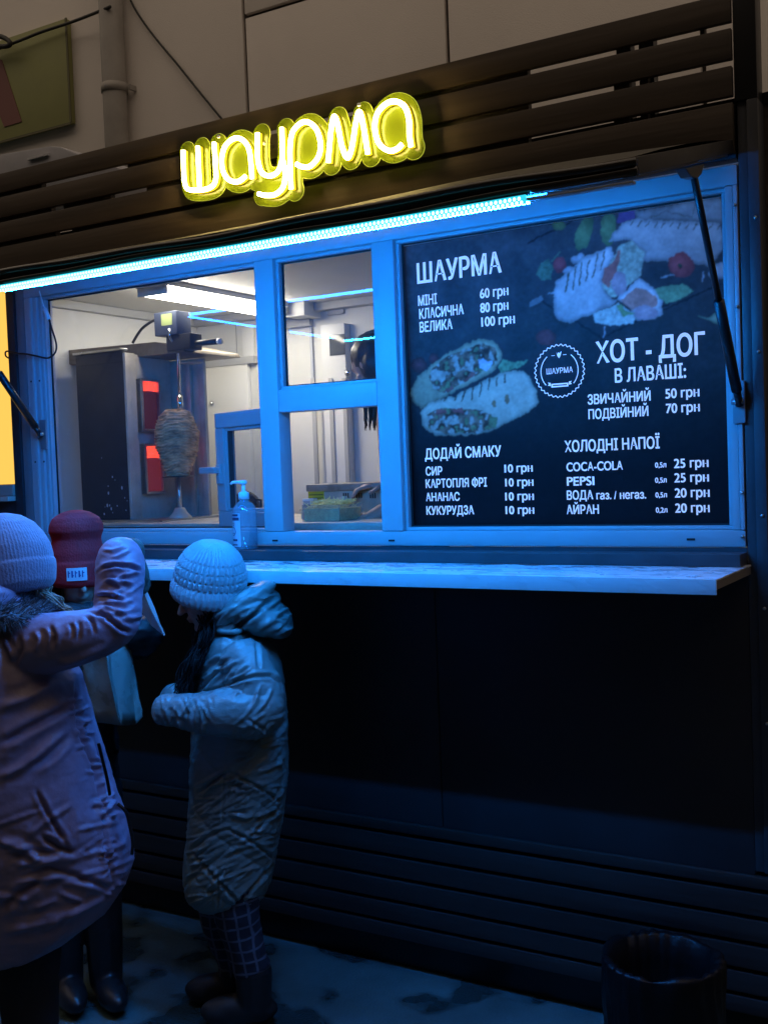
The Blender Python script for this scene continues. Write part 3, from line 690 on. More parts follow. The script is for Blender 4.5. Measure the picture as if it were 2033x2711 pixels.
paint(shape(A([(655, 420), (700, 330), (800, 290), (905, 370), (890, 500), (860, 580), (770, 640), (720, 720), (640, 730), (570, 650), (590, 540)])), (.40, .45, .30), .75, sc=7)
paint(shape(A([(570, 620), (600, 500), (660, 460), (690, 360), (720, 350), (700, 470), (680, 540), (620, 660)])), (.50, .12, .08), .3)
paint(shape(A([(500, 860), (700, 780), (840, 870), (820, 930), (740, 945), (660, 960), (520, 935)])), (.48, .55, .45), .6, sc=6)
paint(shape(A([(690, 750), (790, 640), (860, 585), (930, 620), (1000, 690), (1050, 760), (1045, 860), (960, 905), (840, 910), (780, 800)])), (.58, .57, .55), .12)
paint(shape(A([(720, 760), (830, 660), (920, 670), (1000, 740), (1000, 800), (820, 830), (760, 800)])), (.55, .22, .15), .4, sc=9)
paint(shape(A([(680, 800), (730, 790), (760, 840), (830, 850), (740, 880)])), (.20, .36, .12), .5, sc=6)
for (x, y, rx, ry) in ((705, 625, 19, 33), (915, 850, 30, 19)): cx, cy = aa(x, y); tinted(ellm(cx, cy, rx, ry), (.56, .36, .36), (.42, .26, .27), cx, cy, max(rx, ry))
paint(shape(A([(980, 670), (1100, 630), (1220, 635), (1290, 690), (1200, 740), (1080, 778), (1020, 740)])), (.16, .33, .14), .6, sc=7)
paint(shape(A([(1290, 880), (1400, 890), (1510, 820), (1560, 830), (1560, 960), (1510, 955), (1430, 920), (1390, 905)])), (.26, .36, .20), .25)
cx, cy = aa(130, 1045); tinted(ellm(cx, cy, 26, 22), (.26, .05, .05), (.09, .02, .02), cx, cy, 26)
paint(shape(A([(0, 760), (100, 720), (110, 750), (40, 800), (0, 810)])), (.16, .15, .15), .3); lines([(*aa(150, 705), *aa(200, 690)), (*aa(600, 960), *aa(585, 1040)), (*aa(1030, 570), *aa(1140, 565)), (*aa(1360, 530), *aa(1362, 600))], 1.6, (.38, .36, .36))
# lower picture: halved roll
for (x, y, r) in ((230, 310, 20), (340, 260, 14)): cx, cy = ee(x, y); tinted(ellm(cx, cy, r, r), (.17, .03, .03), (.05, .015, .015), cx, cy, r)
paint(shape(E_([(840, 330), (880, 270), (960, 290), (1070, 260), (1050, 300), (940, 350), (860, 370)])), (.13, .24, .10), .7, sc=5)
up = shape(E_([(165, 510), (220, 400), (320, 310), (420, 240), (560, 160), (700, 105), (800, 120), (860, 200), (870, 270), (820, 340), (700, 420), (560, 490), (420, 560), (330, 610), (250, 640), (180, 590)]))
paint(up, (.33, .27, .14), .22, sc=12)
def stuffing(mask, seed):
    n1, n2, n3 = N(15, 4, seed), N(13, 3, seed + 2), N(6, 3, seed + 5)
    k = np.clip((n1 - .36) / .3, 0, 1)[..., None]; c = np.array([.045, .022, .012]) * (1 - k) + np.array([.24, .13, .07]) * k
    w_ = np.clip((n2 - .57) / .06, 0, 1)[..., None]; c = c * (1 - w_) + np.array([.34, .29, .21]) * w_
    g_ = np.clip((.37 - n2) / .04, 0, 1)[..., None]; c = c * (1 - g_) + np.array([.13, .17, .06]) * g_
    c = c * (.55 + .9 * n3[..., None]); C[mask] = c[mask]
stuffing(shape(E_([(300, 400), (350, 320), (420, 260), (560, 190), (720, 135), (820, 180), (840, 280), (720, 360), (560, 450), (430, 525), (340, 490)])), 11)
paint(shape(E_([(570, 430), (640, 360), (670, 370), (600, 440)])), (.40, .09, .06), .2); paint(shape(E_([(430, 500), (480, 470), (500, 490), (450, 520)])), (.36, .08, .06), .2)
paint(shape(E_([(690, 270), (720, 250), (790, 290), (760, 350), (700, 340)])), (.42, .46, .5), .4, sc=5)
lw_ = shape(E_([(245, 660), (330, 590), (500, 550), (700, 450), (850, 370), (1000, 350), (1080, 400), (1130, 500), (1155, 590), (1050, 690), (880, 770), (760, 830), (600, 852), (350, 852), (260, 790)]))
paint(lw_, (.44, .37, .24), .16, sc=16)
stuffing(shape(E_([(290, 690), (400, 640), (560, 645), (720, 660), (830, 720), (825, 790), (700, 832), (450, 842), (310, 795)])), 21)
paint(shape(E_([(360, 690), (370, 650), (440, 655), (450, 680)])), (.42, .08, .06), .2); paint(shape(E_([(480, 650), (560, 640), (580, 690), (500, 670)])), (.42, .08, .06), .2)
lines([(*ee(a, b), *ee(c, d)) for a, b, c, d in ((430, 580, 452, 552), (500, 585, 512, 540), (562, 580, 582, 500), (630, 580, 648, 480), (696, 550, 710, 450), (765, 500, 770, 420), (826, 480, 832, 410), (890, 440, 896, 390))], 2.0, (.07, .05, .03))
for (x, y, rx, ry) in ((805, 610, 7, 11), (905, 570, 7, 14)): cx, cy = ee(x, y); paint(ellm(cx, cy, rx, ry), (.26, .13, .05), .3)
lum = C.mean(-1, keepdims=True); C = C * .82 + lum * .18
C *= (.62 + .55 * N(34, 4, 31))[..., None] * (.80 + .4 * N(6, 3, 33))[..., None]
for _ in range(3):
    Cp = np.pad(C, ((1, 1), (1, 1), (0, 0)), 'edge'); C = .5 * C + .125 * (Cp[:-2, 1:-1] + Cp[2:, 1:-1] + Cp[1:-1, :-2] + Cp[1:-1, 2:])
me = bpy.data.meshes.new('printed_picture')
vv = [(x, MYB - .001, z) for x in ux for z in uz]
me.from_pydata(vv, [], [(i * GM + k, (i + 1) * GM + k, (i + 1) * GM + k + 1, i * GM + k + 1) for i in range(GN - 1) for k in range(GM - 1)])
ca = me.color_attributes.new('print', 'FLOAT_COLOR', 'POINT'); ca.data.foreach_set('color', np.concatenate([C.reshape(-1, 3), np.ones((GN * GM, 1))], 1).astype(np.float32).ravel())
pm = mat('printed_ink_glow', (.05, .05, .05), .5, spec=.15); q = pm.node_tree.nodes.new('ShaderNodeVertexColor'); q.layer_name = 'print'; pm.node_tree.links.new(q.outputs[0], pm.node_tree.nodes['Principled BSDF'].inputs['Base Color']); pm.node_tree.links.new(q.outputs[0], pm.node_tree.nodes['Principled BSDF'].inputs['Emission Color']); pm.node_tree.nodes['Principled BSDF'].inputs['Emission Strength'].default_value = .10  # print colours also emit faintly, added in place of light from behind
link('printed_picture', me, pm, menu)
# lettering
WHITE = mat('white_ink_glow', (.80, .80, .80), .5, emit=(1, .97, .95), es=.30)     # emission added so the ink reads white under the blue light
from mathutils import geometry as geo
def text_mesh(s, off=.0, space=1.0):
    cu = bpy.data.curves.new('t', 'FONT'); cu.body = s; cu.size = 1.0; cu.space_character = space; cu.resolution_u = 5; cu.fill_mode = 'NONE'
    o = bpy.data.objects.new('t', cu); COL.objects.link(o); dg = bpy.context.evaluated_depsgraph_get(); dg.update()
    me = bpy.data.meshes.new_from_object(o.evaluated_get(dg)); bpy.data.objects.remove(o); bpy.data.curves.remove(cu)
    vs = [Vector((v.co.x, v.co.y)) for v in me.vertices]; es = [tuple(e.vertices) for e in me.edges]; bpy.data.meshes.remove(me)
    if off:                                          # embolden: push every outline point away from the ink
        S0 = np.array([(v.x, v.y) for v in vs]); nb = {}
        for a_, b_ in es: nb.setdefault(a_, []).append(b_); nb.setdefault(b_, []).append(a_)
        T = np.array([S0[nb[i][1]] - S0[nb[i][0]] if len(nb.get(i, [])) == 2 else (0, 0) for i in range(len(S0))]); Nn = np.stack([-T[:, 1], T[:, 0]], -1); Nn /= np.linalg.norm(Nn, axis=1, keepdims=True) + 1e-9
        tp = S0 + Nn * .004; ins0 = np.zeros(len(S0), bool)
        for a_, b_ in es:
            (xa, ya), (xb, yb) = S0[a_], S0[b_]
            if ya != yb: ins0 ^= ((ya > tp[:, 1]) != (yb > tp[:, 1])) & (tp[:, 0] < (xb - xa) * (tp[:, 1] - ya) / (yb - ya) + xa)
        S0 = S0 + Nn * np.where(ins0, -1, 1)[:, None] * np.array([off * 1.25, off * .8]); vs = [Vector((float(x), float(y))) for x, y in S0]
    V2, _, F2, *_r = geo.delaunay_2d_cdt(vs, es, [], 0, 1e-6)
    A2 = np.array([(v.x, v.y) for v in V2]); F2 = np.array([tuple(f) for f in F2]); c = A2[F2].mean(1); ins = np.zeros(len(c), bool); S2 = np.array([(v.x, v.y) for v in vs])
    for a_, b_ in es:
        (xa, ya), (xb, yb) = S2[a_], S2[b_]
        if ya != yb: ins ^= ((ya > c[:, 1]) != (yb > c[:, 1])) & (c[:, 0] < (xb - xa) * (c[:, 1] - ya) / (yb - ya) + xa)
    F2 = F2[ins]
    me = bpy.data.meshes.new('lettering'); me.from_pydata([(v.x, v.y, 0) for v in V2], [], [tuple(int(k) for k in f) for f in F2]); return me
_c = getv(text_mesh('Н')); CAPH = _c[:, 1].max()
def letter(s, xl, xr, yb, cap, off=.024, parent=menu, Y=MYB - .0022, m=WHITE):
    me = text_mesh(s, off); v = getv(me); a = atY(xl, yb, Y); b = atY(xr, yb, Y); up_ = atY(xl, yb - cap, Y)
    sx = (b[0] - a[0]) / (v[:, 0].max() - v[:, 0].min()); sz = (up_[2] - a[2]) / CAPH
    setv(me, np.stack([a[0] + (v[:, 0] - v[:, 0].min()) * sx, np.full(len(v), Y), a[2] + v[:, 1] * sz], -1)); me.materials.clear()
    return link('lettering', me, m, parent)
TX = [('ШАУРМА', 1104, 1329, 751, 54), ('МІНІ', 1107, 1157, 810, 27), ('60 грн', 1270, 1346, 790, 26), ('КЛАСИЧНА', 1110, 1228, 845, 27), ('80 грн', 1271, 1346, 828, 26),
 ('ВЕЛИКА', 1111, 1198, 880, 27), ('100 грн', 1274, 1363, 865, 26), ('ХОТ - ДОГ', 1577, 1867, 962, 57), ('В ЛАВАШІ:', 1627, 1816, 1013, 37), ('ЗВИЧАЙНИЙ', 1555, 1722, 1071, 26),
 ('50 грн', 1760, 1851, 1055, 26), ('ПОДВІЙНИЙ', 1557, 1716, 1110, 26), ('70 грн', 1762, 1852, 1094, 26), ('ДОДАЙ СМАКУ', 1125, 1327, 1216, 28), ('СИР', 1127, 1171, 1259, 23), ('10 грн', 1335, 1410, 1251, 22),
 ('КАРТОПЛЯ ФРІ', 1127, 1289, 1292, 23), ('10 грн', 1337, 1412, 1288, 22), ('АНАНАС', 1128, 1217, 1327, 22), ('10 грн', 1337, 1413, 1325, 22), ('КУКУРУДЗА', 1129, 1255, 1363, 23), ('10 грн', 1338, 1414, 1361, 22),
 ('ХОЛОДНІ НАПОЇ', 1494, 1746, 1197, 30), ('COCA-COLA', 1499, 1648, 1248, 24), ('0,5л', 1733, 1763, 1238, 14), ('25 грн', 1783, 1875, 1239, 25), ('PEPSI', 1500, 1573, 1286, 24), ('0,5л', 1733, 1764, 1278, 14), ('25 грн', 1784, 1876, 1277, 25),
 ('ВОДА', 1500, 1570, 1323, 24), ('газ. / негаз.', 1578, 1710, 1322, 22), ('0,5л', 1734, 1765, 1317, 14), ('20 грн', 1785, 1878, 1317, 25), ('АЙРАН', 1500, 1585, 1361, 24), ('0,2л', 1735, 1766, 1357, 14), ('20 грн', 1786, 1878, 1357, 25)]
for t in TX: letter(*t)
# round emblem
ec = atY(1480, 982, MYB - .0022); er = .0765
em = MB(); K = 240
def ring(mb, f0, f1, a0=0, a1=2 * math.pi, K=240):
    V, Fc = [], []
    for i in range(K + 1):
        t = a0 + (a1 - a0) * i / K
        for f in (f0, f1): r = f(t); V.append((ec[0] + r * math.cos(t), MYB - .0022, ec[2] + r * math.sin(t)))
    mb.add(V, [(2 * i, 2 * i + 1, 2 * i + 3, 2 * i + 2) for i in range(K)])
ring(em, lambda t: er * (.945 + .03 * math.cos(34 * t)), lambda t: er * (.985 + .03 * math.cos(34 * t)))
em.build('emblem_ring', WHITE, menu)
for a0, a1 in ((math.radians(-42), math.radians(50)), (math.radians(130), math.radians(222))):
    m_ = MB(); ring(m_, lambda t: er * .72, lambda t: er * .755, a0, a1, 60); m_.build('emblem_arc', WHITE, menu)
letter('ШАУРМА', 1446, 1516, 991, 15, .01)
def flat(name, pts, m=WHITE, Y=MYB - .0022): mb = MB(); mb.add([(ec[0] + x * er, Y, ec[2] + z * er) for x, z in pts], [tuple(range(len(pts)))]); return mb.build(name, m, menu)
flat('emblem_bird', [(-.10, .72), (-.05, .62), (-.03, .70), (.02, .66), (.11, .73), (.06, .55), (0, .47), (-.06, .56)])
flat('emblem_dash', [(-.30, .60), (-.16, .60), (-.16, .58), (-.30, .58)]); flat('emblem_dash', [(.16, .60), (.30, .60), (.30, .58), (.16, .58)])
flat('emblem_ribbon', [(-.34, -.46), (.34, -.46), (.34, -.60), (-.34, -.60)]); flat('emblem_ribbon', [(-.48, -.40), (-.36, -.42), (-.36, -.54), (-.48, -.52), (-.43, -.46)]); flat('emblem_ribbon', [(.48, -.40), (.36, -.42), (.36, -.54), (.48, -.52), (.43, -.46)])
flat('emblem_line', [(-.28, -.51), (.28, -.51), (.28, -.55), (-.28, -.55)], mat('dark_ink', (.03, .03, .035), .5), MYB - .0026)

# ------------------------------------------------------------------ inside the kiosk
WT = 1.415
wt = thing('work_table', 'long stainless work table running along the inside of the window', 'table', (0, .5, .5))
B('table_top', INOX, wt, -1.59, 1.35, .26, .95, WT - .035, WT, .003)
for x in (-1.55, -.5, .5, 1.3):
    for y in (.30, .91): B('leg', STEEL, wt, x - .02, x + .02, y - .02, y + .02, .501, WT - .036)
# back wall fittings belong to the kiosk
BWY = KD - .040
def bw(px, py, d=0.0): return atY(px, py, BWY - d)
def wallbox(name, m, pxa, pya, pxb, pyb, d0, d1, parent=kiosk, bev=.003):
    a, b = bw(pxa, pya, d1), bw(pxb, pyb, d1); return B(name, m, parent, a[0], b[0], BWY - d1, BWY - d0, min(a[2], b[2]), max(a[2], b[2]), bev)
wallbox('wall_seam', GREYP, 535, 960, 540, 1400, .001, .016); wallbox('wall_door', INWALL2, 541, 962, 672, 1400, .001, .03)
wallbox('wall_seam', GREYP, 541, 955, 672, 961, .001, .036)
c = bw(562, 1068, .031); MB().lathe([(.013, 0), (.013, .006), (.009, .009), (.009, .013), (.002, .014)], c, 16, np.array((1., 0, 0)), np.array((0, 0, 1.)), np.array((0, -1., 0))).build('door_lock', CHROME, kiosk, smooth=True)
GREYB = mat('cool_grey_strip', (.46, .48, .52), .5)
wallbox('wall_strip', GREYB, 818, 862, 846, 1400, .001, .012)
wallbox('wall_door', INWALL2, 848, 862, 932, 1400, .001, .05)
wallbox('door_window', mat('smoked_pane', (.10, .11, .12), .12), 871, 888, 914, 938, .051, .054)
c = bw(921, 988, .051); MB().lathe([(.014, 0), (.014, .008), (.008, .012), (.002, .014)], c, 16, np.array((1., 0, 0)), np.array((0, 0, 1.)), np.array((0, -1., 0))).build('door_lock', CHROME, kiosk, smooth=True)
for px in (833, 879, 915): wallbox('wall_seam', GREYP, px, 1000, px + 5, 1400, .0505, .058)
wallbox('wall_rail', GREYP, 752, 850, 820, 862, .001, .03); wallbox('wall_box', INWALL2, 752, 796, 806, 834, .001, .14)
wallbox('wall_vent', GREYP, 866, 812, 910, 830, .001, .012); wallbox('wall_panel', INWALL2, 640, 862, 672, 950, .001, .02)
B('ceiling_profile', GREYP, kiosk, -1.59, 1.42, BWY - .06, BWY - .001, 2.345, 2.381, .003)
B('ceiling_profile', GREYP, kiosk, -1.598, -1.56, .07, BWY - .062, 2.345, 2.381, .003)
for x in (-1.35, -.45, .2): B('wall_seam', GREYP, kiosk, x, x + .004, BWY - .003, BWY, .51, 2.34)

# vertical grill
gy = .46
grl = thing('vertical_grill', 'upright shawarma grill with black side panel and two red burners', 'grill', (-1.2, .7, WT))
def gp(px, py, Y): return atY(px, py, Y)
a, b = gp(200, 942, gy), gp(345, 1375, gy)
BPM = mat('greasy_black_panel', (.018, .018, .022), .38, var=.4, vscale=14, bump=.1, bscale=30)
px0, px1, pz0, pz1 = a[0], b[0], WT + .001, float(a[2])
B('side_panel', BPM, grl, px0, px1, gy, gy + .02, pz0, pz1, .003)
B('panel_lip', STEEL, grl, px0 - .004, px1 + .003, gy - .012, gy + .03, pz1 + .0005, pz1 + .010, .002)
sp = MB()
for i in range(16):
    x, z, r = random.uniform(px0 + .12, px1 - .01), WT + .03 + random.random() ** 2 * .28, random.uniform(.0015, .005)
    sp.ell((x, gy - .0005, z), (r, 0, 0), (0, .001, 0), (0, 0, r * random.uniform(1, 1.7)), 8, 5)
o = sp.build('grease_spots', mat('pale_grease', (.55, .55, .55), .4), grl); o['kind'] = 'stuff'
def gX(px, py, X): v_ = ray(px, py); return CAM + v_ * ((X - CAM[0]) / v_[0])
GXF = px1 + .002                                   # burner face looks along the kiosk, towards the spit
ya_, yb_ = float(gX(352, 1200, GXF)[1]), float(gX(450, 1200, GXF)[1])
B('grill_box', INOX, grl, px0, px1, gy + .021, yb_ + .03, pz0, pz1 - .012, .003)
B('cheek', INOX, grl, px1 + .0005, px1 + .014, gy, float(gX(364, 1200, GXF)[1]), pz0, pz1 - .01, .003)
CY = yb_ + .035
bx1 = float(gp(548, 1200, CY)[0])
B('burner_wall', INOX, grl, px1 - .02, bx1, CY, CY + .02, pz0, 2.10, .003)
for pxa, pxb in ((500, 512), (534, 548)):
    xa, xb = float(gp(pxa, 1200, CY - .02)[0]), float(gp(pxb, 1200, CY - .02)[0]); B('wall_rib', INOX, grl, xa, xb, CY - .02, CY - .0005, pz0, 2.09, .003)
FIRE = emis('hot_burner', (1.0, .06, .03), 3.0)
def ember(nm, s):
    return mat(nm, (.22, .07, .06), .7, emit=(1, .07, .05), es=s, bump=1, bscale=150)
EM = [ember('warm_burner', .03), ember('hot_mesh', .11)]
for k, (xa, ya, xb, yb) in enumerate(((374, 1004, 431, 1142), (384, 1175, 440, 1307))):
    A_, B_ = gX(xa, ya, GXF + .03), gX(xb, yb, GXF + .03)
    ro = bpy.data.objects.new('burner', None); COL.objects.link(ro); ro.parent = grl; ro.location = Vector((GXF, (A_[1] + B_[1]) / 2, B_[2])) - grl.location
    y0, y1 = float(A_[1]), float(B_[1]); z1 = float(A_[2] + gX(xb, ya - 2, GXF + .03)[2]) / 2; z0 = float(B_[2] + gX(xa, yb + 2, GXF + .03)[2]) / 2; t = .012; X0, X1 = px1 + .0005, px1 + .032
    for bb in ((y0, y1, z0, z0 + t), (y0, y1, z1 - t, z1), (y0, y0 + t, z0 + t, z1 - t), (y1 - t, y1, z0 + t, z1 - t)):
        link('burner_frame', MB().box(X0, X1, bb[0], bb[1], bb[2], bb[3]).mesh('burner_frame', .003), STEEL, ro)
    h = z1 - z0 - 2 * t; ft_ = .20 if k == 0 else .26
    link('burner_mesh', MB().box(X0, X1 - .014, y0 + t, y1 - t, z0 + t, z1 - t - h * ft_).mesh('burner_mesh'), EM[k], ro)
    m = MB(); nW = 9
    for i in range(nW):
        zz_ = z1 - t - h * ft_ * (i + .5) / nW; m.tube([(X1 - .012, y0 + t, zz_ - .002), (X1 - .010, (y0 + y1) / 2, zz_ + .002), (X1 - .012, y1 - t, zz_ - .002)], h * ft_ / nW * .30, 6)
    o = link('glowing_wires', m.mesh('glowing_wires'), FIRE, ro); o['kind'] = 'stuff'
    m = MB()
    for i in range(34):
        zz_ = z0 + t + h * (1 - ft_) * (i + .5) / 34; m.tube([(X1 - .012, y0 + t, zz_), (X1 - .012, y1 - t, zz_)], .0011, 5)
    o = link('mesh_wires', m.mesh('mesh_wires'), EM[k], ro); o['kind'] = 'stuff'
hz0 = 2.10; hx0, hx1 = float(gp(292, 912, .85)[0]), float(gp(512, 955, .6)[0])
MB().prism([(hx0, hz0 + .005), (hx1, hz0 + .005), (hx1 - .01, hz0 + .022), (hx1 - .16, hz0 + .06), (hx0, hz0 + .07)], .55, .92, 'y').build('grill_hood', mat('sooty_hood', (.20, .17, .13), .45, metal=.6, var=.4, vscale=8), grl, .003)
SY = (gy + CY) / 2 - .03
def spp(px, py): return gp(px, py, SY)
a, b = spp(427, 832), spp(489, 886)
MBX = mat('blue_grey_motor_box', (.09, .11, .17), .4, metal=.3)
mbx = B('motor_box', MBX, grl, a[0], b[0], SY - .045, SY + .045, b[2], a[2], .004)
a2, b2 = spp(447, 836), spp(476, 862); link('motor_label', MB().box(a2[0], b2[0], SY - .0465, SY - .0452, b2[2], a2[2]).mesh('motor_label'), mat('green_label', (.42, .50, .18), .5), mbx)
k1, k2, k3, k4 = spp(427, 846), spp(405, 850), spp(375, 872), spp(352, 908)
link('motor_cable', MB().tube(spline([k1, k2, k3, k4], 6), .006, 8).mesh('motor_cable'), RUBBER, mbx, True)
link('cable_gland', MB().tube([spp(418, 847), spp(430, 845)], .010, 10).mesh('cable_gland'), STEEL, mbx, True)
j1, j2 = spp(445, 916), spp(578, 904); MB().tube([j1, j2], .012, 12).build('spit_arm', DARK, grl, smooth=True)
MB().tube([j2, spp(586, 903)], .013, 12).build('arm_cap', mat('pale_cap', (.7, .7, .68), .5), grl, smooth=True)
a, b = spp(455, 890), spp(520, 925); B('arm_clamp', DARK, grl, a[0], b[0], SY - .035, SY + .04, b[2], a[2], .004)
MB().tube([spp(418, 922), spp(455, 915)], .011, 10).build('clamp_knob', STEEL, grl, smooth=True)
rx_ = spp(475, 1000)[0]
MB().tube([(rx_, SY - .048, float(spp(475, 872)[2])), (rx_, SY - .044, float(spp(475, 896)[2])), (rx_, SY, float(spp(475, 925)[2])), (rx_, SY, float(spp(475, 1092)[2]))], .0065, 12).build('spit_rod', CHROME, grl, smooth=True)
MB().tube([(rx_, SY, float(spp(475, 1046)[2])), (rx_, SY, float(spp(475, 1095)[2]))], .0125, 12).build('spit_sleeve', CHROME, grl, smooth=True)
zpl = float(spp(470, 1262)[2]); zmt = float(spp(470, 1088)[2]); cxm = float(spp(469, 1170)[0])
MB().tube([(cxm, SY, zpl), (cxm, SY, WT + .0)], .0085, 12).build('spit_foot', STEEL, grl, smooth=True)
MB().lathe([(.066, -.002), (.068, 0), (.066, .003), (.01, .004)], (cxm, SY, zpl), 24).build('spit_plate', mat('burnt_plate', (.07, .06, .05), .5, metal=.6), grl, smooth=True)
MB().lathe([(.05, 0), (.05, .01), (.03, .03), (.02, .05)], (cxm, SY, WT), 20).build('spit_socket', INOX, grl, smooth=True)
B('drip_tray', STEEL, grl, px0 + .02, bx1 + .05, gy - .06, CY + .06, WT + .0005, WT + .008, .002)
MB().lathe([(.045, 0), (.047, .002)], (float(gp(505, 925, SY)[0]), SY, float(gp(505, 962, SY)[2])), 16).build('heat_disc', INOX, grl)
# meat
mt = MB(); R_ = []; H = zmt - zpl - .002; nR = 120; nT = 110
mw = abs(float(spp(514, 1166)[0]) - float(spp(423, 1166)[0])) / 2 * .93
prof = [(0, .55), (.08, .60), (.25, .78), (.45, .96), (.58, 1.0), (.72, .97), (.86, .84), (.95, .62), (.985, .40), (1, .22)]
ps = np.array(prof)
for i in range(nR + 1):
    t = i / nR; r = np.interp(t, ps[:, 0], ps[:, 1]) * mw; R_.append([(cxm + r * math.cos(6.2832 * k / nT), SY + r * math.sin(6.2832 * k / nT), zpl + .004 + H * t) for k in range(nT)])
me = MB().rings(R_).mesh('meat_stack'); v = getv(me); n = getn(me)
ang = np.arctan2(v[:, 1] - SY, v[:, 0] - cxm); lay = v[:, 2] + .006 * vnoise(np.stack([np.cos(ang) * 3, np.sin(ang) * 3, v[:, 2] * 8], -1)) * 2
d = .014 * (fbm(v * 22, 2) - .5) + .0095 * np.abs(np.sin(lay * 260 + 2.4 * np.sin(ang * 2))) - .004 + .010 * (fbm(np.stack([v[:, 0] * 18, v[:, 1] * 18, v[:, 2] * 110], -1), 4) - .5) * 2
setv(me, v + n * d[:, None] * np.clip((v[:, 2] - zpl) / .02, 0, 1)[:, None])
MEATM = mat('roast_meat', (.60, .36, .19), .5, var=.7, vscale=22, bump=.6, bscale=70, stretch=(1, 1, 2.5), spec=.6)
tag(link('meat_stack', me, MEATM, None, True), 'cone of stacked roast meat turning on the spit of the grill', 'meat')

# press box, tub with cabbage, knife, boxes, pot
oy = .60
a, b = atY(814, 1283, oy), atY(1012, 1272, oy); oz1 = float(a[2])
ov = thing('press_grill', 'cream metal press grill with yellow sticker and vent slots', 'press grill', ((a[0] + b[0]) / 2, oy + .15, WT))
CREAM = mat('greasy_cream_metal', (.52, .47, .36), .45, metal=.2, var=.25, vscale=10)
ox0, ox1 = float(a[0]), float(b[0]) + .06
B('body', CREAM, ov, ox0, ox1, oy, oy + .28, WT + .02, oz1 - .028, .004); B('lid', mat('scuffed_lid', (.40, .37, .31), .4, metal=.5, var=.4, vscale=14), ov, ox0 - .004, ox1 + .004, oy - .006, oy + .285, oz1 - .0275, oz1, .004)
for x in (ox0 + .03, ox1 - .03): MB().lathe([(.014, 0), (.012, .0195)], (x, oy + .04, WT), 12).build('foot', RUBBER, ov); MB().lathe([(.014, 0), (.012, .0195)], (x, oy + .24, WT), 12).build('foot', RUBBER, ov)
a, b = atY(816, 1294, oy), atY(859, 1328, oy); st_ = B('sticker', mat('yellow_sticker', (.72, .50, .04), .5), ov, a[0], b[0], oy - .0012, oy - .0002, b[2], a[2])
for f in (.25, .5): z = b[2] + (a[2] - b[2]) * f; link('sticker_line', MB().box(a[0] + .004, b[0] - .004, oy - .0017, oy - .0013, z, z + .003).mesh('l'), mat('dark_print', (.05, .04, .03), .5), st_)
for gx_ in (910, 945, 981):
    for i in range(3):
        c = atY(gx_ + i * 6, 1312, oy); B('vent_slot', BLACK, ov, c[0] - .0025, c[0] + .0025, oy - .0008, oy - .0001, c[2] - .010, c[2] + .010)
tb = thing('cabbage_tub', 'clear plastic tub full of shredded pale cabbage', 'tub', (-.3, .36, WT))
ty = .34; a, b = atY(800, 1365, ty), atY(900, 1400, ty); x0, x1 = float(a[0]), float(b[0])
TUBM = thin_glass('clear_plastic', (.93, .94, .93), .12, (.7, .7, .68), .06); z1 = WT + .06
B('tub_wall', TUBM, tb, x0, x1, ty, ty + .003, WT, z1); B('tub_wall', TUBM, tb, x0, x1, ty + .157, ty + .16, WT, z1); B('tub_wall', TUBM, tb, x0, x0 + .003, ty + .0035, ty + .1565, WT, z1); B('tub_wall', TUBM, tb, x1 - .003, x1, ty + .0035, ty + .1565, WT, z1)
m = MB()
for i in range(520):
    c = np.array([random.uniform(x0 + .012, x1 - .012), random.uniform(ty + .012, ty + .148), WT + .03 + random.random() * .045]); t = rng.normal(size=3); t[2] *= .35; t /= np.linalg.norm(t); L = random.uniform(.008, .02)
    s_ = np.cross(t, (0, 0, 1.0)); m.tube([c - t * L, c + s_ * .003, c + t * L], .0013, 4)
m.box(x0 + .006, x1 - .006, ty + .006, ty + .154, WT + .002, WT + .045)
o = m.build('shredded_cabbage', mat('pale_cabbage', (.92, .80, .36), .6, var=.25, vscale=60), tb); o['kind'] = 'stuff'
kn = thing('wide_spatula', 'flat steel spatula lying tilted over a plastic box by the press grill', 'spatula', (-.35, .5, WT + .05))
ky = .50; p0, p1 = atY(812, 1345, ky), atY(900, 1322, ky); t = p1 - p0; L = np.linalg.norm(t); t /= L; u_ = np.cross(t, (0, 1., 0)); u_ /= np.linalg.norm(u_)
MB().obox((p0 + p1) / 2, t * L / 2, np.array([0, .012, 0]) + u_ * .004, u_ * .0015).build('blade', STEEL, kn, .0005); MB().obox(p1 + t * .012, t * .016, np.array([0, .014, 0]), u_ * .007).build('handle', mat('worn_handle', (.6, .58, .52), .5), kn, .003)
pb = thing('plastic_box', 'stacked clear plastic box beside the tub of cabbage', 'box', (-.45, .5, WT))
a, b = atY(796, 1348, .5), atY(880, 1385, .5); B('box_body', mat('milky_plastic', (.55, .54, .46), .4, var=.2, vscale=20), pb, a[0], b[0], .5, .56, WT, a[2] - .008, .004); B('box_lid', TUBM, pb, a[0] - .004, b[0] + .004, .496, .564, a[2] - .0075, a[2], .002)
wb = thing('white_carton', 'small white carton behind the window post near the press grill', 'carton', (-.5, .5, WT))
a, b = atY(782, 1322, .52), atY(812, 1385, .52); B('carton_body', mat('white_card', (.72, .71, .68), .6), wb, a[0], b[0], .565, .62, WT, a[2], .003); B('carton_flap', GREYP, wb, a[0] + .01, b[0], .559, .5645, a[2] - .035, a[2] - .008)
pt = thing('dark_pot', 'round dark pot seen through the opened serving sash', 'pot', (-.66, .55, WT))
c = atY(652, 1345, .55); MB().lathe([(.030, 0), (.052, .02), (.058, .05), (.050, .085), (.030, .105), (.008, .112)], (c[0], .55, WT), 24).build('pot_body', mat('dark_enamel', (.02, .02, .024), .25), pt, smooth=True)
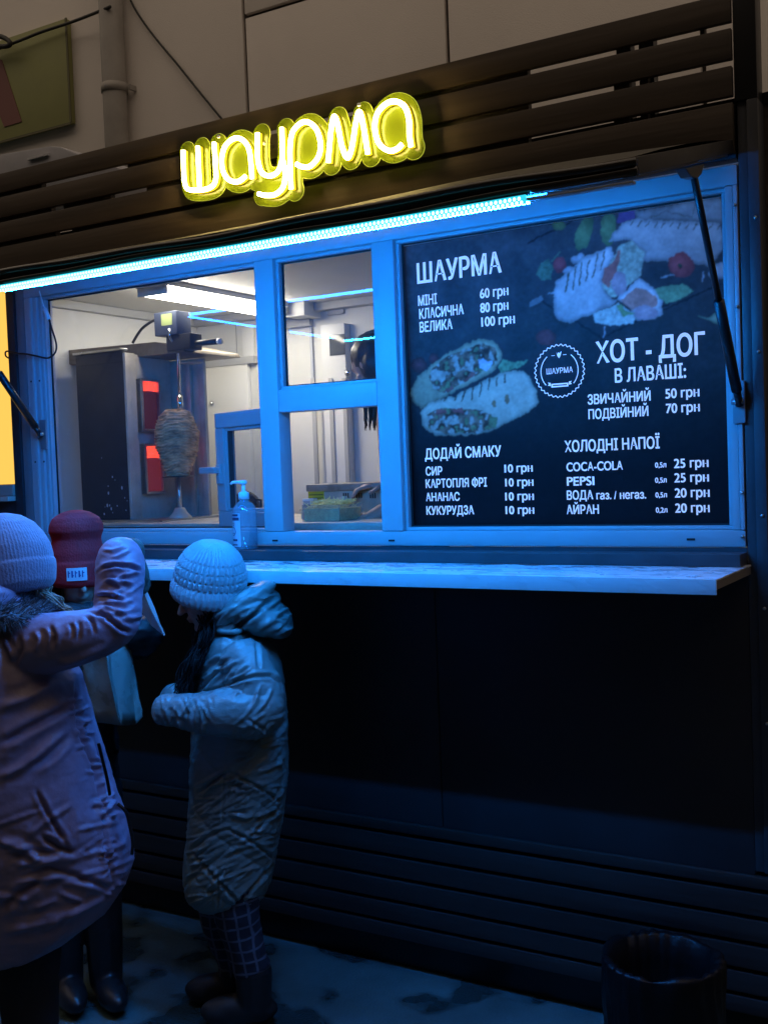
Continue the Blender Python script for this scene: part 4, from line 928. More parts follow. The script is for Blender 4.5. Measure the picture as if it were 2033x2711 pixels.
MB().tube([(c[0] + .04, .55, WT + .08), (c[0] + .075, .55, WT + .075), (c[0] + .075, .55, WT + .03), (c[0] + .05, .55, WT + .02)], .005, 8).build('pot_handle', RUBBER, pt, smooth=True)

# sanitiser bottle on the ledge
bx, by, bz = float(atY(649, 1400, -.045)[0]), -.044, 1.346
btl = thing('pump_bottle', 'clear hand gel pump bottle standing on the window ledge', 'bottle', (bx, by, bz))
GEL = thin_glass('clear_gel_bottle', (.86, .90, .95), .30, (.55, .6, .66), .08)
MB().lathe([(.036, 0), (.040, .004), (.040, .125), (.037, .140), (.026, .154), (.016, .160), (.016, .166)], (bx, by, bz), 32).build('bottle_body', GEL, btl, smooth=True)
WP = mat('white_plastic', (.78, .79, .8), .35)
MB().lathe([(.018, .1665), (.018, .188), (.010, .192), (.006, .194), (.006, .215)], (bx, by, bz), 20).build('pump_collar', WP, btl, smooth=True)
MB().lathe([(.010, .2155), (.013, .219), (.012, .228), (.004, .230)], (bx, by, bz), 18).build('pump_head', WP, btl, smooth=True)
MB().tube([(bx, by, bz + .224), (bx - .030, by - .018, bz + .224), (bx - .036, by - .022, bz + .218)], [.006, .005, .004], 10).build('pump_nozzle', WP, btl, smooth=True)
def wrap(name, m, a0, a1, z0, z1, r=.0404, mk=None):
    mb = MB(); K = 14; V = []
    for i in range(K + 1):
        t = a0 + (a1 - a0) * i / K
        for z in (z0, z1): V.append((bx + r * math.cos(t), by + r * math.sin(t), bz + z))
    mb.add(V, [(2 * i, 2 * i + 2, 2 * i + 3, 2 * i + 1) for i in range(K)]); return mb.build(name, m, btl)
D_ = math.radians; INK = mat('label_ink', (.03, .04, .09), .5)
lb = wrap('label', mat('label_paper', (.50, .53, .58), .5), D_(195), D_(285), .012, .122)
wrap('label_bar', INK, D_(200), D_(280), .098, .108, .0409); wrap('label_bar', INK, D_(205), D_(275), .112, .119, .0409); wrap('label_bar', INK, D_(215), D_(268), .030, .037, .0409); wrap('label_bar', INK, D_(215), D_(268), .016, .020, .0409)
def lring(zc, ac, rr, w=.002):
    mb = MB(); K = 20; V = []
    for i in range(K + 1):
        t = 2 * math.pi * i / K
        for r in (rr, rr - w): q = ac + r * math.cos(t) / .0409; V.append((bx + .0409 * math.cos(q), by + .0409 * math.sin(q), bz + zc + r * math.sin(t)))
    mb.add(V, [(2 * i, 2 * i + 1, 2 * i + 3, 2 * i + 2) for i in range(K)]); return mb.build('label_mark', INK, btl)
lring(.085, D_(240), .006); lring(.062, D_(240), .014, .0025); wrap('label_mark', INK, D_(228), D_(252), .055, .057, .0410)

# connector cable at the left jamb
pc = thing('power_lead', 'black power lead with blue white connector hanging at the window jamb', 'cable', tuple(atY(130, 850, -.03)))
def jp(px, py, Y=-.03): return atY(px, py, Y)
MB().tube(spline([jp(131, 845), jp(140, 875), jp(149, 905), jp(150, 925), (jp(142, 940)), jp(125, 948), jp(95, 942), jp(70, 937), jp(50, 936)], 8), .0035, 8).build('lead', RUBBER, pc, smooth=True)
MB().tube([jp(119, 818), jp(125, 830), jp(131, 846)], .0085, 10).build('connector', WP, pc, smooth=True); MB().tube(spline([jp(119, 818), jp(112, 795), jp(105, 770)], 6), .0025, 6).build('lead_wire', WP, pc, smooth=True)
MB().tube(spline([jp(28, 950), jp(17, 943), jp(16, 932), jp(26, 930), jp(50, 936)], 8), .0032, 8).build('lead_loop', RUBBER, pc, smooth=True)

# bin with black bag
bc = np.array([1.235, -.27]); bh = .34
bn = thing('litter_bin', 'black litter bin lined with a crumpled bag in front of the skirt planks', 'bin', (bc[0], bc[1], 0))
MB().lathe([(.105, .0), (.108, .01), (.138, bh - .01), (.142, bh), (.134, bh), (.104, .012)], (bc[0], bc[1], 0), 36).build('bin_body', mat('black_bin_plastic', (.015, .015, .016), .4), bn, smooth=True)
R_ = []
for (r, h) in ((.118, .10), (.146, .16), (.150, .24), (.149, .30), (.150, bh + .004), (.144, bh + .012), (.128, bh + .006), (.116, bh - .06), (.100, bh - .15), (.07, bh - .18), (.01, bh - .185)):
    R_.append([(bc[0] + r * math.cos(6.2832 * k / 90), bc[1] + r * math.sin(6.2832 * k / 90), h) for k in range(90)])
mb = MB(); mb.rings(R_); me = mb.mesh('bin_bag'); v = getv(me); n = getn(me); f = np.clip((v[:, 2] - .02) / .1, 0, 1)
d = .020 * (fbm(np.stack([v[:, 0] * 16, v[:, 1] * 16, v[:, 2] * 16], -1), 4) - .5); ag = np.arctan2(v[:, 1] - bc[1], v[:, 0] - bc[0]); d += .0035 * np.sin(ag * 17 + 5 * np.sin(ag * 3) + v[:, 2] * 18)
setv(me, v + n * d[:, None]); link('bin_bag', me, mat('shiny_black_bag', (.006, .006, .007), .38, spec=.2, bump=.5, bscale=30), bn, True)
#--PEOPLE--
# ------------------------------------------------------------------ people
SKIN = mat('skin', (.48, .30, .23), .5, var=.08, vscale=20)
EYEM = mat('dark_eye', (.02, .015, .012), .15)
def vu(v): v = np.asarray(v, float); return v / np.linalg.norm(v)
def head_solids(mb, c, f, u, s=.21):
    f = vu(f); u = vu(np.asarray(u) - f * (np.asarray(u) @ f)); l = np.cross(u, f); k = s / .22; c = np.asarray(c, float)
    e = lambda d, a, b, h: mb.ell(c + k * (f * d[0] + l * d[1] + u * d[2]), f * a * k, l * b * k, u * h * k, 20, 14)
    e((-.008, 0, .022), .094, .074, .090); e((.026, 0, -.045), .058, .056, .066); e((.060, 0, -.092), .024, .024, .018); e((.074, 0, .020), .014, .046, .013)
    mb.capsule(c + k * (f * .082 + u * .006), c + k * (f * .104 - u * .026), .0065 * k, .0105 * k); e((.094, .009, -.028), .008, .007, .006); e((.094, -.009, -.028), .008, .007, .006)
    e((.084, 0, -.052), .010, .022, .0052); e((.082, 0, -.062), .010, .019, .0060)
    for sg in (-1, 1): e((.052, sg * .036, -.030), .024, .022, .024); e((-.005, sg * .074, -.008), .017, .007, .028)
    return f, l, u, k
def eyes(parent, c, f, l, u, k):
    for sg in (-1, 1): MB().ell(c + k * (f * .078 + l * sg * .031 + u * .002), f * .008 * k, l * .013 * k, u * .006 * k, 12, 8).build('eye', EYEM, parent, smooth=True)
def hand_solids(mb, w, d, p, s=.14, curl=.5, thumb=1):
    """palm at the wrist w, pointing along d, palm normal p"""
    d = vu(d); p = vu(np.asarray(p) - d * (np.asarray(p) @ d)); a = np.cross(d, p); w = np.asarray(w, float); k = s / .17
    mb.ell(w + d * .045 * k, d * .055 * k, a * .040 * k, p * .015 * k, 16, 10)
    for i, (o, L) in enumerate(((.028, .066), (.010, .075), (-.009, .070), (-.027, .054))):
        b = w + k * (d * .085 + a * o); c1 = curl * (.7 + .12 * i); d1 = d * math.cos(c1 * .6) + p * math.sin(c1 * .6); m = b + d1 * L * .5 * k; d2 = d * math.cos(c1 * 1.7) + p * math.sin(c1 * 1.7)
        mb.capsule(b - d * .02 * k, m, .0088 * k, .0080 * k, 8); mb.capsule(m, m + d2 * L * .48 * k, .0080 * k, .0066 * k, 8)
    b = w + k * (d * .025 + a * .032 * thumb); m = b + k * (d * .026 + a * .028 * thumb + p * .012); mb.capsule(b, m, .011 * k, .0095 * k, 8); mb.capsule(m, m + k * (d * .028 + a * .010 * thumb + p * .014), .0095 * k, .0075 * k, 8)
def ringloft(st, R, b, dd=0.0, n=48, ex=2.3):
    out = []
    for i, (y, L, Rr) in enumerate(R):
        c = st.w((L + Rr) / 2, y, dd); a = (Rr - L) / 2 * st.m(dd); bb = b[i] if hasattr(b, '__len__') else b
        rg = []
        for k in range(n):
            t = 2 * math.pi * k / n; ct, s_ = math.cos(t), math.sin(t)
            rg.append(c + R0 * a * math.copysign(abs(ct) ** (2 / ex), ct) + D0 * bb * math.copysign(abs(s_) ** (2 / ex), s_))
        out.append(rg)
    return out
def dens(R, n=5):
    P = np.array(R, float); o = []
    for i in range(len(P) - 1):
        for k in range(n): o.append(P[i] + (P[i + 1] - P[i]) * k / n)
    o.append(P[-1]); return o
def limb(st, pts):                      # (px, py, dd, radius m) -> tube points
    return [st.w(a, b, c) for a, b, c, r in pts], [r for *_, r in pts]
def add_limb(mb, st, pts, n=6, nseg=20, ribs=0, ramp=.0):
    P, r = limb(st, pts); S4 = spline([np.append(p, q) for p, q in zip(P, r)], n); S4 = np.array(S4)
    Q, Rr = S4[:, :3], S4[:, 3]
    t0, t1 = vu(Q[0] - Q[1]), vu(Q[-1] - Q[-2])
    Q = np.vstack([Q[0] + t0 * Rr[0] * .55, Q[0] + t0 * Rr[0] * .4, Q, Q[-1] + t1 * Rr[-1] * .4, Q[-1] + t1 * Rr[-1] * .55]); Rr = np.concatenate([[Rr[0] * .3, Rr[0] * .75], Rr, [Rr[-1] * .75, Rr[-1] * .3]])
    mb.tube(list(Q), list(Rr), nseg); return Q
def loc(st, v): d = v - st.b; return np.stack([d @ R0, d @ D0, d[:, 2]], -1)
def hat(name, m, parent, c, ax, ay, az, prof, ribs=26, amp=.02, cuff=.055, n=260, dimple=0):
    pr = np.array(prof); hs = np.linspace(0, 1, 90); s = np.concatenate([[0], np.cumsum(np.hypot(np.diff(pr[:, 0]), np.diff(pr[:, 1])))]); s /= s[-1]
    rr = np.interp(hs, s, pr[:, 0]); hh = np.interp(hs, s, pr[:, 1])
    for _ in range(2): rr[1:-1] = .25 * rr[:-2] + .5 * rr[1:-1] + .25 * rr[2:]
    R = []
    for i in range(90):
        ring_ = []
        for k in range(n):
            t = 2 * math.pi * k / n; a_ = amp * (1 if hh[i] > cuff else .55); g = 1 + a_ * (abs(math.cos(ribs * t / 2)) - .5) * min(1, rr[i] / .05)
            if dimple and hh[i] > cuff: g -= dimple * max(0, math.cos(ribs * t / 2 * 1.0) ** 8) * max(0, math.sin(hh[i] * 260)) ** 4
            g += .012 * math.sin(3 * t + hh[i] * 30) * .6
            r = rr[i] * g; ring_.append(c + ax * r * math.cos(t) + ay * r * math.sin(t) + az * hh[i])
        R.append(ring_)
    me = MB().rings(R).mesh(name); return link(name, me, m, parent, True)
def strands(st, n, root, tip, spread, r, sag=0.0):
    mb = MB()
    for i in range(n):
        a = st.w(*root) + rng.normal(size=3) * spread[0]; b = st.w(*tip) + rng.normal(size=3) * spread[1]; m1 = a * .65 + b * .35 + rng.normal(size=3) * .006 + np.array([0, 0, sag]); m2 = a * .3 + b * .7 + rng.normal(size=3) * .008
        mb.tube(spline([a, m1, m2, b], 3), [r] * 6 + [r * .9, r * .7, r * .5, r * .25], 5)
    return mb

def crop(pts): return [(x / 1.568, 1300 + y / 1.568) for x, y in pts]
def sew(v, n, lines):
    """displacement along the normal from stitched seams and creases: (polyline, depth m, half width px)"""
    P = proj(v); vd = v - CAM; vd /= np.linalg.norm(vd, axis=1, keepdims=True); face = np.clip(-(n * vd).sum(1) * 2.2 + .15, 0, 1); d = np.zeros(len(v))
    for pl, dep, w in lines:
        pl = np.array(pl, float); lo, hi = pl.min(0) - 5 * w, pl.max(0) + 5 * w
        idx = np.where((P[:, 0] > lo[0]) & (P[:, 0] < hi[0]) & (P[:, 1] > lo[1]) & (P[:, 1] < hi[1]) & (face > 0))[0]
        if not len(idx): continue
        Q = P[idx]; best = np.full(len(idx), 1e9); tt = np.zeros(len(idx)); m = len(pl) - 1
        for i in range(m):
            a, b = pl[i], pl[i + 1]; t = np.clip(((Q - a) @ (b - a)) / ((b - a) @ (b - a) + 1e-9), 0, 1); e = np.hypot(*(Q - a - t[:, None] * (b - a)).T); s = e < best; best[s] = e[s]; tt[s] = (i + t[s]) / m
        fade = np.clip(np.minimum(tt, 1 - tt) * 5 + .12, 0, 1)
        d[idx] += dep * fade * face[idx] * (np.exp(-(best / w) ** 2) - .45 * np.exp(-((best - 2.2 * w) / (1.3 * w)) ** 2))
    return d
def wrinkles(k, x0, x1, y0, y1, ang, spread, L0, L1, amp, w, inside=None):
    o = []
    while len(o) < k:
        x, y = random.uniform(x0, x1), random.uniform(y0, y1)
        if inside and not inside(x, y): continue
        a = math.radians(ang + random.gauss(0, spread)); L = random.uniform(L0, L1) / 2; c = random.gauss(0, .12) * L
        o.append(([(x - math.cos(a) * L, y + math.sin(a) * L), (x - math.sin(a) * c * .6, y - math.cos(a) * c * .6), (x + math.cos(a) * L, y - math.sin(a) * L)], amp * random.uniform(.5, 1.2), w * random.uniform(.8, 1.4)))
    return o
# ---- girl in the long quilted coat
G = Stand(.03, -.42); gm = G.m()
girl = thing('person', 'person in long quilted grey-green coat and pale ribbed knit hat, head bowed', 'person', tuple(G.b), 'people waiting at the kiosk')
hc = G.w(552, 1568); ff = -R0 * .93 - D0 * .18 - np.array([0, 0, .34]); 
bm_ = MB(); f_, l_, u_, k_ = head_solids(bm_, hc, ff, (0, 0, 1.), .205)
nk = G.w(600, 1665); bm_.capsule(hc - u_ * .05 + np.array([0, 0, -.03]), nk, .042, .046)
bm_.capsule(nk, G.w(632, 1900), .07, .10); bm_.capsule(G.w(632, 1900), G.w(630, 2080), .10, .105)
for dd, px in ((-.07, 640), (.07, 600)):
    bm_.capsule(G.w(px, 2080, dd), G.w(px - 5, 2330, dd), .055, .04); bm_.capsule(G.w(px - 5, 2330, dd), G.w(px + 30, 2600, dd), .036, .03); pass
bm_.capsule(G.w(640, 1740, -.12), G.w(690, 1885, -.14), .034, .03); bm_.capsule(G.w(690, 1885, -.14), G.w(490, 1878, -.15), .03, .02)
bm_.capsule(G.w(600, 1740, .12), G.w(640, 1890, .13), .034, .03); bm_.capsule(G.w(640, 1890, .13), G.w(492, 1852, .0), .03, .02)
hand_solids(bm_, G.w(490, 1878, -.15), -R0, -D0 * .2 + np.array([0, 0, -1.]), .10, .9); hand_solids(bm_, G.w(492, 1852, .0), -R0, np.array([0, 0, -1.]), .10, .9)
link('body', remesh(bm_, .005, 2), SKIN, girl, True); eyes(girl, hc, f_, l_, u_, k_)
# coat
cm = MB(); RG = [(1672, 575, 672), (1690, 556, 702), (1720, 542, 726), (1760, 531, 741), (1800, 524, 749), (1860, 517, 756), (1930, 512, 760), (2000, 508, 762), (2060, 506, 761), (2120, 505, 756), (2200, 498, 743), (2280, 490, 729), (2330, 490, 719), (2362, 500, 705), (2385, 525, 675)]
bd = [.10, .125, .14, .15, .152, .155, .158, .160, .160, .160, .160, .158, .150, .135, .10]
RGd = dens(RG, 4); bdd = np.interp(np.linspace(0, 1, len(RGd)), np.linspace(0, 1, len(bd)), bd); cm.rings(ringloft(G, RGd, bdd))
arm = [(640, 1735, -.115, .062), (662, 1790, -.145, .070), (684, 1850, -.165, .074), (672, 1885, -.185, .074), (610, 1885, -.195, .068), (540, 1888, -.19, .056), (480, 1882, -.175, .047), (432, 1878, -.155, .042)]
aq = add_limb(cm, G, arm)
aq2 = add_limb(cm, G, [(600, 1735, .12, .062), (622, 1800, .15, .066), (628, 1870, .14, .066), (560, 1868, .10, .056), (500, 1856, .03, .047), (455, 1848, -.02, .040)])
me = remesh(cm, .0048, 6); v = getv(me); n = getn(me); q = loc(G, v); th = np.arctan2(q[:, 1], q[:, 0] - (G.w(632, 2000) - G.b) @ R0)
du = th * .17; zz = q[:, 2]
P0, Rr0 = limb(G, arm); segs = np.array(spline(P0, 6)); segs2 = np.array(spline([G.w(600, 1735, .12), G.w(628, 1870, .14), G.w(455, 1848, -.02)], 8))
def near(v, pts):
    dmin = np.full(len(v), 9.0); tpar = np.zeros(len(v))
    L = np.concatenate([[0], np.cumsum(np.linalg.norm(np.diff(pts, axis=0), axis=1))])
    for i in range(len(pts) - 1):
        a, b = pts[i], pts[i + 1]; t = np.clip(((v - a) @ (b - a)) / ((b - a) @ (b - a)), 0, 1); dd = np.linalg.norm(v - a - t[:, None] * (b - a), axis=1); s = dd < dmin; dmin[s] = dd[s]; tpar[s] = (L[i] + t * (L[i + 1] - L[i]))[s]
    return dmin, tpar
d1, t1 = near(v, segs); d2, t2 = near(v, segs2); arms_ = (np.minimum(d1, d2) < .088); s4 = 1 / (1 + np.exp((np.minimum(d1, d2) - .086) / .004))
def quilt(u, z, per, w=.009):
    a = (z + u * .78) / per; b = (z - u * .78) / per; da = np.abs(a - np.round(a)) * per * .78; db = np.abs(b - np.round(b)) * per * .78
    m = np.minimum(da, db); return m
qd = quilt(du + .04, zz, .185)
puff = .010 * (1 - np.exp(-qd / .020)) - .007 * np.exp(-(qd / .005) ** 2)
wr = fbm(np.stack([(zz - .42 * du) * 40, (zz + .95 * du) * 6, np.full_like(zz, 2.)], -1), 3); ridge = (1 - np.abs(wr * 2 - 1)) ** 3
puff += .015 * (ridge - .3) * np.clip(1.2 - qd / .05, .35, 1)
tt = np.where(d1 < d2, t1, t2); aw = fbm(np.stack([tt * 26 + du * 6, th * 1.6, np.full_like(zz, 7.)], -1), 3); ar = .009 * ((1 - np.abs(aw * 2 - 1)) ** 3 - .35) - .009 * np.exp(-((tt - .145) / .006) ** 2) - .006 * np.exp(-((tt - .40) / .006) ** 2)
GS = [(crop(c), -.0075, 4.0) for c in ([(930, 598), (985, 618), (1060, 600)], [(1060, 610), (1068, 680), (1075, 745)], [(822, 852), (900, 822), (980, 790), (1060, 770), (1120, 768), (1165, 800), (1185, 850)],
  [(1025, 945), (1140, 1022)], [(1140, 1022), (1188, 945)], [(960, 1120), (1060, 1090), (1145, 1030)], [(950, 1165), (1060, 1222), (1172, 1292)], [(950, 1165), (880, 1210), (815, 1262)], [(1172, 1292), (1192, 1230)], [(935, 1398), (1040, 1450), (1150, 1535)], [(935, 1398), (860, 1440), (795, 1490)], [(1030, 1447), (1100, 1370), (1168, 1300)],
  [(1150, 1535), (1165, 1500)], [(1150, 1535), (1050, 1640), (960, 1740)], [(795, 1490), (860, 1570), (930, 1640), (1010, 1730)])]
GS += [(crop(c), -.003, 3.0) for c in ([(930, 1170), (925, 1390)], [(908, 1560), (905, 1740)])]
GS += [(crop(c), .0065, 4.5) for c in ([(830, 860), (900, 770), (960, 720)], [(840, 790), (890, 745), (930, 735)], [(850, 720), (900, 690), (930, 690)], [(760, 930), (790, 880), (812, 850)], [(690, 900), (700, 960)], [(740, 950), (760, 1000)], [(830, 900), (850, 960), (840, 1010)], [(1040, 960), (1100, 1000), (1140, 1015)], [(980, 1095), (1040, 1100), (1130, 1050)], [(950, 1240), (1020, 1250), (1080, 1225)], [(960, 1340), (1020, 1355), (1070, 1330)], [(1080, 800), (1060, 880), (1030, 920)], [(1130, 820), (1100, 880), (1060, 930)])]
GS += wrinkles(95, 520, 745, 2050, 2390, 27, 12, 40, 95, .0046, 2.8) + wrinkles(26, 640, 755, 1880, 2050, 35, 14, 40, 80, .0045, 2.8) + wrinkles(26, 415, 560, 1850, 1930, -70, 16, 25, 60, .0045, 3.0) + wrinkles(18, 540, 640, 1745, 1840, 35, 15, 30, 70, .0045, 3.0)
puff = puff * .30; ar = ar * .35 + .002
disp = sew(v, n, GS) + puff * (1 - s4) * np.clip((1.10 - zz) / .06, .25, 1) + ar * s4 + .0015 * ((1 - np.abs(fbm(q * np.array([22, 22, 44]), 3) * 2 - 1)) ** 3 - .3) + .002 * (fbm(q * 70, 2) - .5)
setv(me, v + n * disp[:, None])
COATG = mat('grey_green_coat_nylon', (.20, .255, .24), .34, var=.10, vscale=14, bump=.5, bscale=45, stretch=(1, 1, 2), spec=.5)
link('coat', me, COATG, girl, True)
# hood
hm = MB(); H_ = lambda x, y, dd=0: G.w(380 + x / 3.402, 1400 + y / 3.402, dd)
def ellpx(mb, x0, y0, x1, y1, thick, dd, depth):
    a, b = H_(x0, y0, dd), H_(x1, y1, dd); t = b - a; L = np.linalg.norm(t); t /= L; u = vu(np.cross(t, D0)); mb.ell((a + b) / 2, t * L / 2, u * thick / 3.402 * gm, D0 * depth, 24, 16)
ellpx(hm, 610, 850, 1190, 480, 105, -.035, .085); ellpx(hm, 620, 840, 1180, 470, 100, .07, .08); ellpx(hm, 860, 800, 1335, 810, 165, .0, .125); ellpx(hm, 1010, 700, 1330, 950, 130, .0, .11); ellpx(hm, 620, 880, 1000, 850, 70, 0, .11); ellpx(hm, 760, 800, 1230, 600, 130, 0, .12)
me = remesh(hm, .0052, 5); v = getv(me); n = getn(me); q = loc(G, v)
ln = H_(880, 800) ; a2 = (loc(G, np.array([H_(640, 905), H_(1170, 640)])))
tt = vu(a2[1] - a2[0]); dl = (q - a2[0]); off = dl[:, 2] * tt[0] - dl[:, 0] * tt[2]
dsp = sew(v, n, [(crop([(880, 578), (985, 562), (1060, 510), (1120, 455), (1165, 425)]), -.012, 5), (crop([(905, 560), (960, 520), (1060, 470)]), .006, 6), (crop([(960, 590), (1030, 560), (1110, 500)]), .006, 6), (crop([(1075, 600), (1130, 560), (1190, 520)]), -.005, 5)] + wrinkles(20, 735, 772, 1590, 1680, 20, 20, 20, 45, .006, 3) + wrinkles(12, 590, 740, 1560, 1650, 25, 12, 40, 80, .005, 4))
dsp = dsp + .003 * ((1 - np.abs(fbm(np.stack([q[:, 0] * 12 + q[:, 2] * 26, q[:, 1] * 9, q[:, 2] * 10], -1), 3) * 2 - 1)) ** 2 - .5)
setv(me, v + n * dsp[:, None]); link('hood', me, COATG, girl, True)
# hat
tlt = vu(R0 * .20 - D0 * .24 + np.array([0, 0, 1.])); axh = vu(np.cross(D0, tlt)); axh = vu(R0 - tlt * (R0 @ tlt)); ayh = np.cross(tlt, axh)
KNIT = mat('pale_knit', (.46, .48, .50), .85, var=.1, vscale=30, bump=.7, bscale=130, sheen=.3)
hb = G.w(551, 1584)
hat('hat', KNIT, girl, hb, axh, ayh, tlt, [(.088, -.004), (.100, .0), (.108, .012), (.109, .034), (.104, .050), (.099, .053), (.1005, .060), (.099, .080), (.093, .105), (.082, .130), (.066, .152), (.044, .168), (.02, .176), (.003, .178)], 40, .16, .053, 280, .08)
# hair
HAIRD = mat('dark_hair', (.014, .011, .010), .75, spec=.12)
mb = MB()
for i in range(420):
    a = G.w(555 + random.gauss(0, 14), 1632 + random.gauss(0, 6), random.gauss(-.01, .035)); m1 = G.w(545 + random.gauss(0, 12), 1690, -.02 + random.gauss(0, .045)); m2 = G.w(515 + random.gauss(0, 13), 1760, -.05 + random.gauss(0, .04)); b = G.w(490 + random.gauss(0, 16), 1835 + random.gauss(0, 14), -.06 + random.gauss(0, .04))
    mb.tube(spline([a, m1, m2, b], 4), [.0017] * 9 + [.0016, .0013, .001, .0005], 5)
o = mb.build('hair', HAIRD, girl, smooth=True)
# trousers and boots
PL = bpy.data.materials.new('plaid_trousers'); PL.use_nodes = True; pn = PL.node_tree; pb_ = pn.nodes['Principled BSDF']; pb_.inputs['Roughness'].default_value = .85
tc = pn.nodes.new('ShaderNodeTexCoord'); mp = pn.nodes.new('ShaderNodeMapping'); mp.inputs['Rotation'].default_value = (0, .12, -YAW); pn.links.new(tc.outputs['Object'], mp.inputs[0])
prev = None
for ax_, sc in (('X', 9.0), ('Z', 9.0)):
    wv = pn.nodes.new('ShaderNodeTexWave'); wv.bands_direction = ax_; wv.inputs['Scale'].default_value = sc; wv.inputs['Distortion'].default_value = 2.5; wv.inputs['Detail'].default_value = 3; pn.links.new(mp.outputs[0], wv.inputs[0])
    rp = pn.nodes.new('ShaderNodeValToRGB'); rp.color_ramp.elements[0].position = .86; rp.color_ramp.elements[1].position = .97; rp.color_ramp.elements[0].color = (.018, .020, .035, 1); rp.color_ramp.elements[1].color = (.11, .12, .16, 1); pn.links.new(wv.outputs['Fac'], rp.inputs[0])
    if prev is None: prev = rp.outputs[0]
    else:
        ad = pn.nodes.new('ShaderNodeMix'); ad.data_type = 'RGBA'; ad.blend_type = 'LIGHTEN'; ad.inputs[0].default_value = 1; pn.links.new(prev, ad.inputs[6]); pn.links.new(rp.outputs[0], ad.inputs[7]); prev = ad.outputs[2]
pn.links.new(prev, pb_.inputs['Base Color'])
tm = MB()
for dd, ox in ((-.07, 0), (.07, -40)):
    add_limb(tm, G, [(628 + ox, 2240, dd, .078), (626 + ox, 2400, dd, .068), (640 + ox, 2470, dd, .060), (658 + ox, 2530, dd, .054), (668 + ox, 2562, dd, .056)])
tm.capsule(G.w(620, 2150), G.w(615, 2260), .11, .11)
me = remesh(tm, .007, 2); v = getv(me); n = getn(me); setv(me, v + n * (.012 * (fbm(v * np.array([14, 14, 34]), 3) - .5))[:, None]); link('trousers', me, PL, girl, True)
BOOT = mat('black_boot', (.016, .015, .015), .5, bump=.2, bscale=40)
for dd, ox in ((-.07, 0), (.07, -45)):
    b2 = MB(); an = G.w(672 + ox, 2600, dd); gr = np.array([an[0], an[1], 0]); fw = -R0
    b2.capsule(an + np.array([0, 0, .03]), gr + np.array([0, 0, .06]), .056, .050); b2.ell(gr + fw * .045 + np.array([0, 0, .045]), fw * .115, np.cross(fw, (0, 0, 1.)) * .045, (0, 0, .045)); b2.ell(gr + fw * .09 + np.array([0, 0, .04]), fw * .065, np.cross(fw, (0, 0, 1.)) * .046, (0, 0, .038))
    b2.box(0, 0, 0, 0, 0, 0) if False else None
    me = remesh(b2, .006, 3); v = getv(me); v[:, 2] = np.maximum(v[:, 2], .0); setv(me, v); link('boot', me, BOOT, girl, True)

# ---- person with raised arm, lilac coat
_b = CAM + ray(40, 1300) * 2.6; L_ = Stand(float(_b[0]), float(_b[1])); lm = L_.m()
lef = thing('person', 'person in lilac puffer coat and lilac beanie with one arm raised', 'person', tuple(L_.b), 'people waiting at the kiosk')
hc = L_.w(2, 1515); ff = R0 * .45 + D0 * .85 - np.array([0, 0, .15])
bm_ = MB(); f_, l_, u_, k_ = head_solids(bm_, hc, ff, (0, 0, 1.), .215); nk = L_.w(-10, 1670)
bm_.capsule(hc - np.array([0, 0, .07]), nk, .048, .052); bm_.capsule(nk, L_.w(-20, 1950), .085, .12); bm_.capsule(L_.w(-20, 1950), L_.w(-10, 2250), .12, .125)
for px, dd in ((-90, .03), (75, -.02)):
    bm_.capsule(L_.w(px, 2250, dd), L_.w(px, 2560, dd), .075, .055); w0 = L_.w(px, 2560, dd); bm_.capsule(w0, np.array([w0[0], w0[1], .07]), .05, .035); bm_.capsule(np.array([w0[0], w0[1], .05]), np.array([w0[0], w0[1], .05]) + D0 * .1, .032, .03)
bm_.capsule(L_.w(60, 1710, -.03), L_.w(318, 1655, -.02), .042, .036); bm_.capsule(L_.w(318, 1655, -.02), L_.w(322, 1470, .06), .034, .026)
bm_.capsule(L_.w(-120, 1720, 0), L_.w(-200, 1930, .05), .042, .036); bm_.capsule(L_.w(-200, 1930, .05), L_.w(-150, 2100, .15), .034, .026)
hand_solids(bm_, L_.w(-150, 2100, .15), np.array([0, 0, -1.]), -R0, .15, .6)
hand_solids(bm_, L_.w(352, 1462, .06), R0 * .30 + D0 * .3 - np.array([0, 0, .9]), -R0, .10, .9)
link('body', remesh(bm_, .006, 2), SKIN, lef, True); eyes(lef, hc, f_, l_, u_, k_)
cm = MB(); RL = [(1630, -70, 70), (1655, -140, 105), (1690, -185, 138), (1750, -205, 176), (1800, -212, 204), (1880, -222, 234), (1950, -230, 251), (2020, -238, 268), (2100, -244, 292), (2165, -250, 322), (2240, -255, 345), (2300, -258, 356), (2360, -255, 338), (2420, -245, 292), (2480, -225, 205), (2515, -180, 110)]
bd = [.11, .14, .16, .175, .18, .185, .19, .195, .20, .20, .20, .20, .195, .185, .17, .12]
RLd = dens(RL, 4); bdd = np.interp(np.linspace(0, 1, len(RLd)), np.linspace(0, 1, len(bd)), bd); cm.rings(ringloft(L_, RLd, bdd))
armL = [(40, 1720, -.06, .070), (120, 1705, -.10, .070), (200, 1690, -.12, .064), (275, 1668, -.11, .056), (308, 1640, -.09, .055), (314, 1590, -.06, .055), (318, 1530, -.03, .057), (319, 1485, .0, .057), (320, 1474, .02, .050)]
add_limb(cm, L_, armL); add_limb(cm, L_, [(-130, 1720, 0, .07), (-200, 1840, .0, .068), (-215, 1930, .05, .062), (-190, 2020, .10, .055), (-160, 2080, .14, .05)])
me = remesh(cm, .0052, 7); v = getv(me); n = getn(me); q = loc(L_, v); zz = q[:, 2]; segs = np.array(spline(limb(L_, armL)[0], 6)); d1, t1 = near(v, segs); s4 = 1 / (1 + np.exp((d1 - .080) / .005)); x = q[:, 0]; th = np.arctan2(q[:, 1], x)
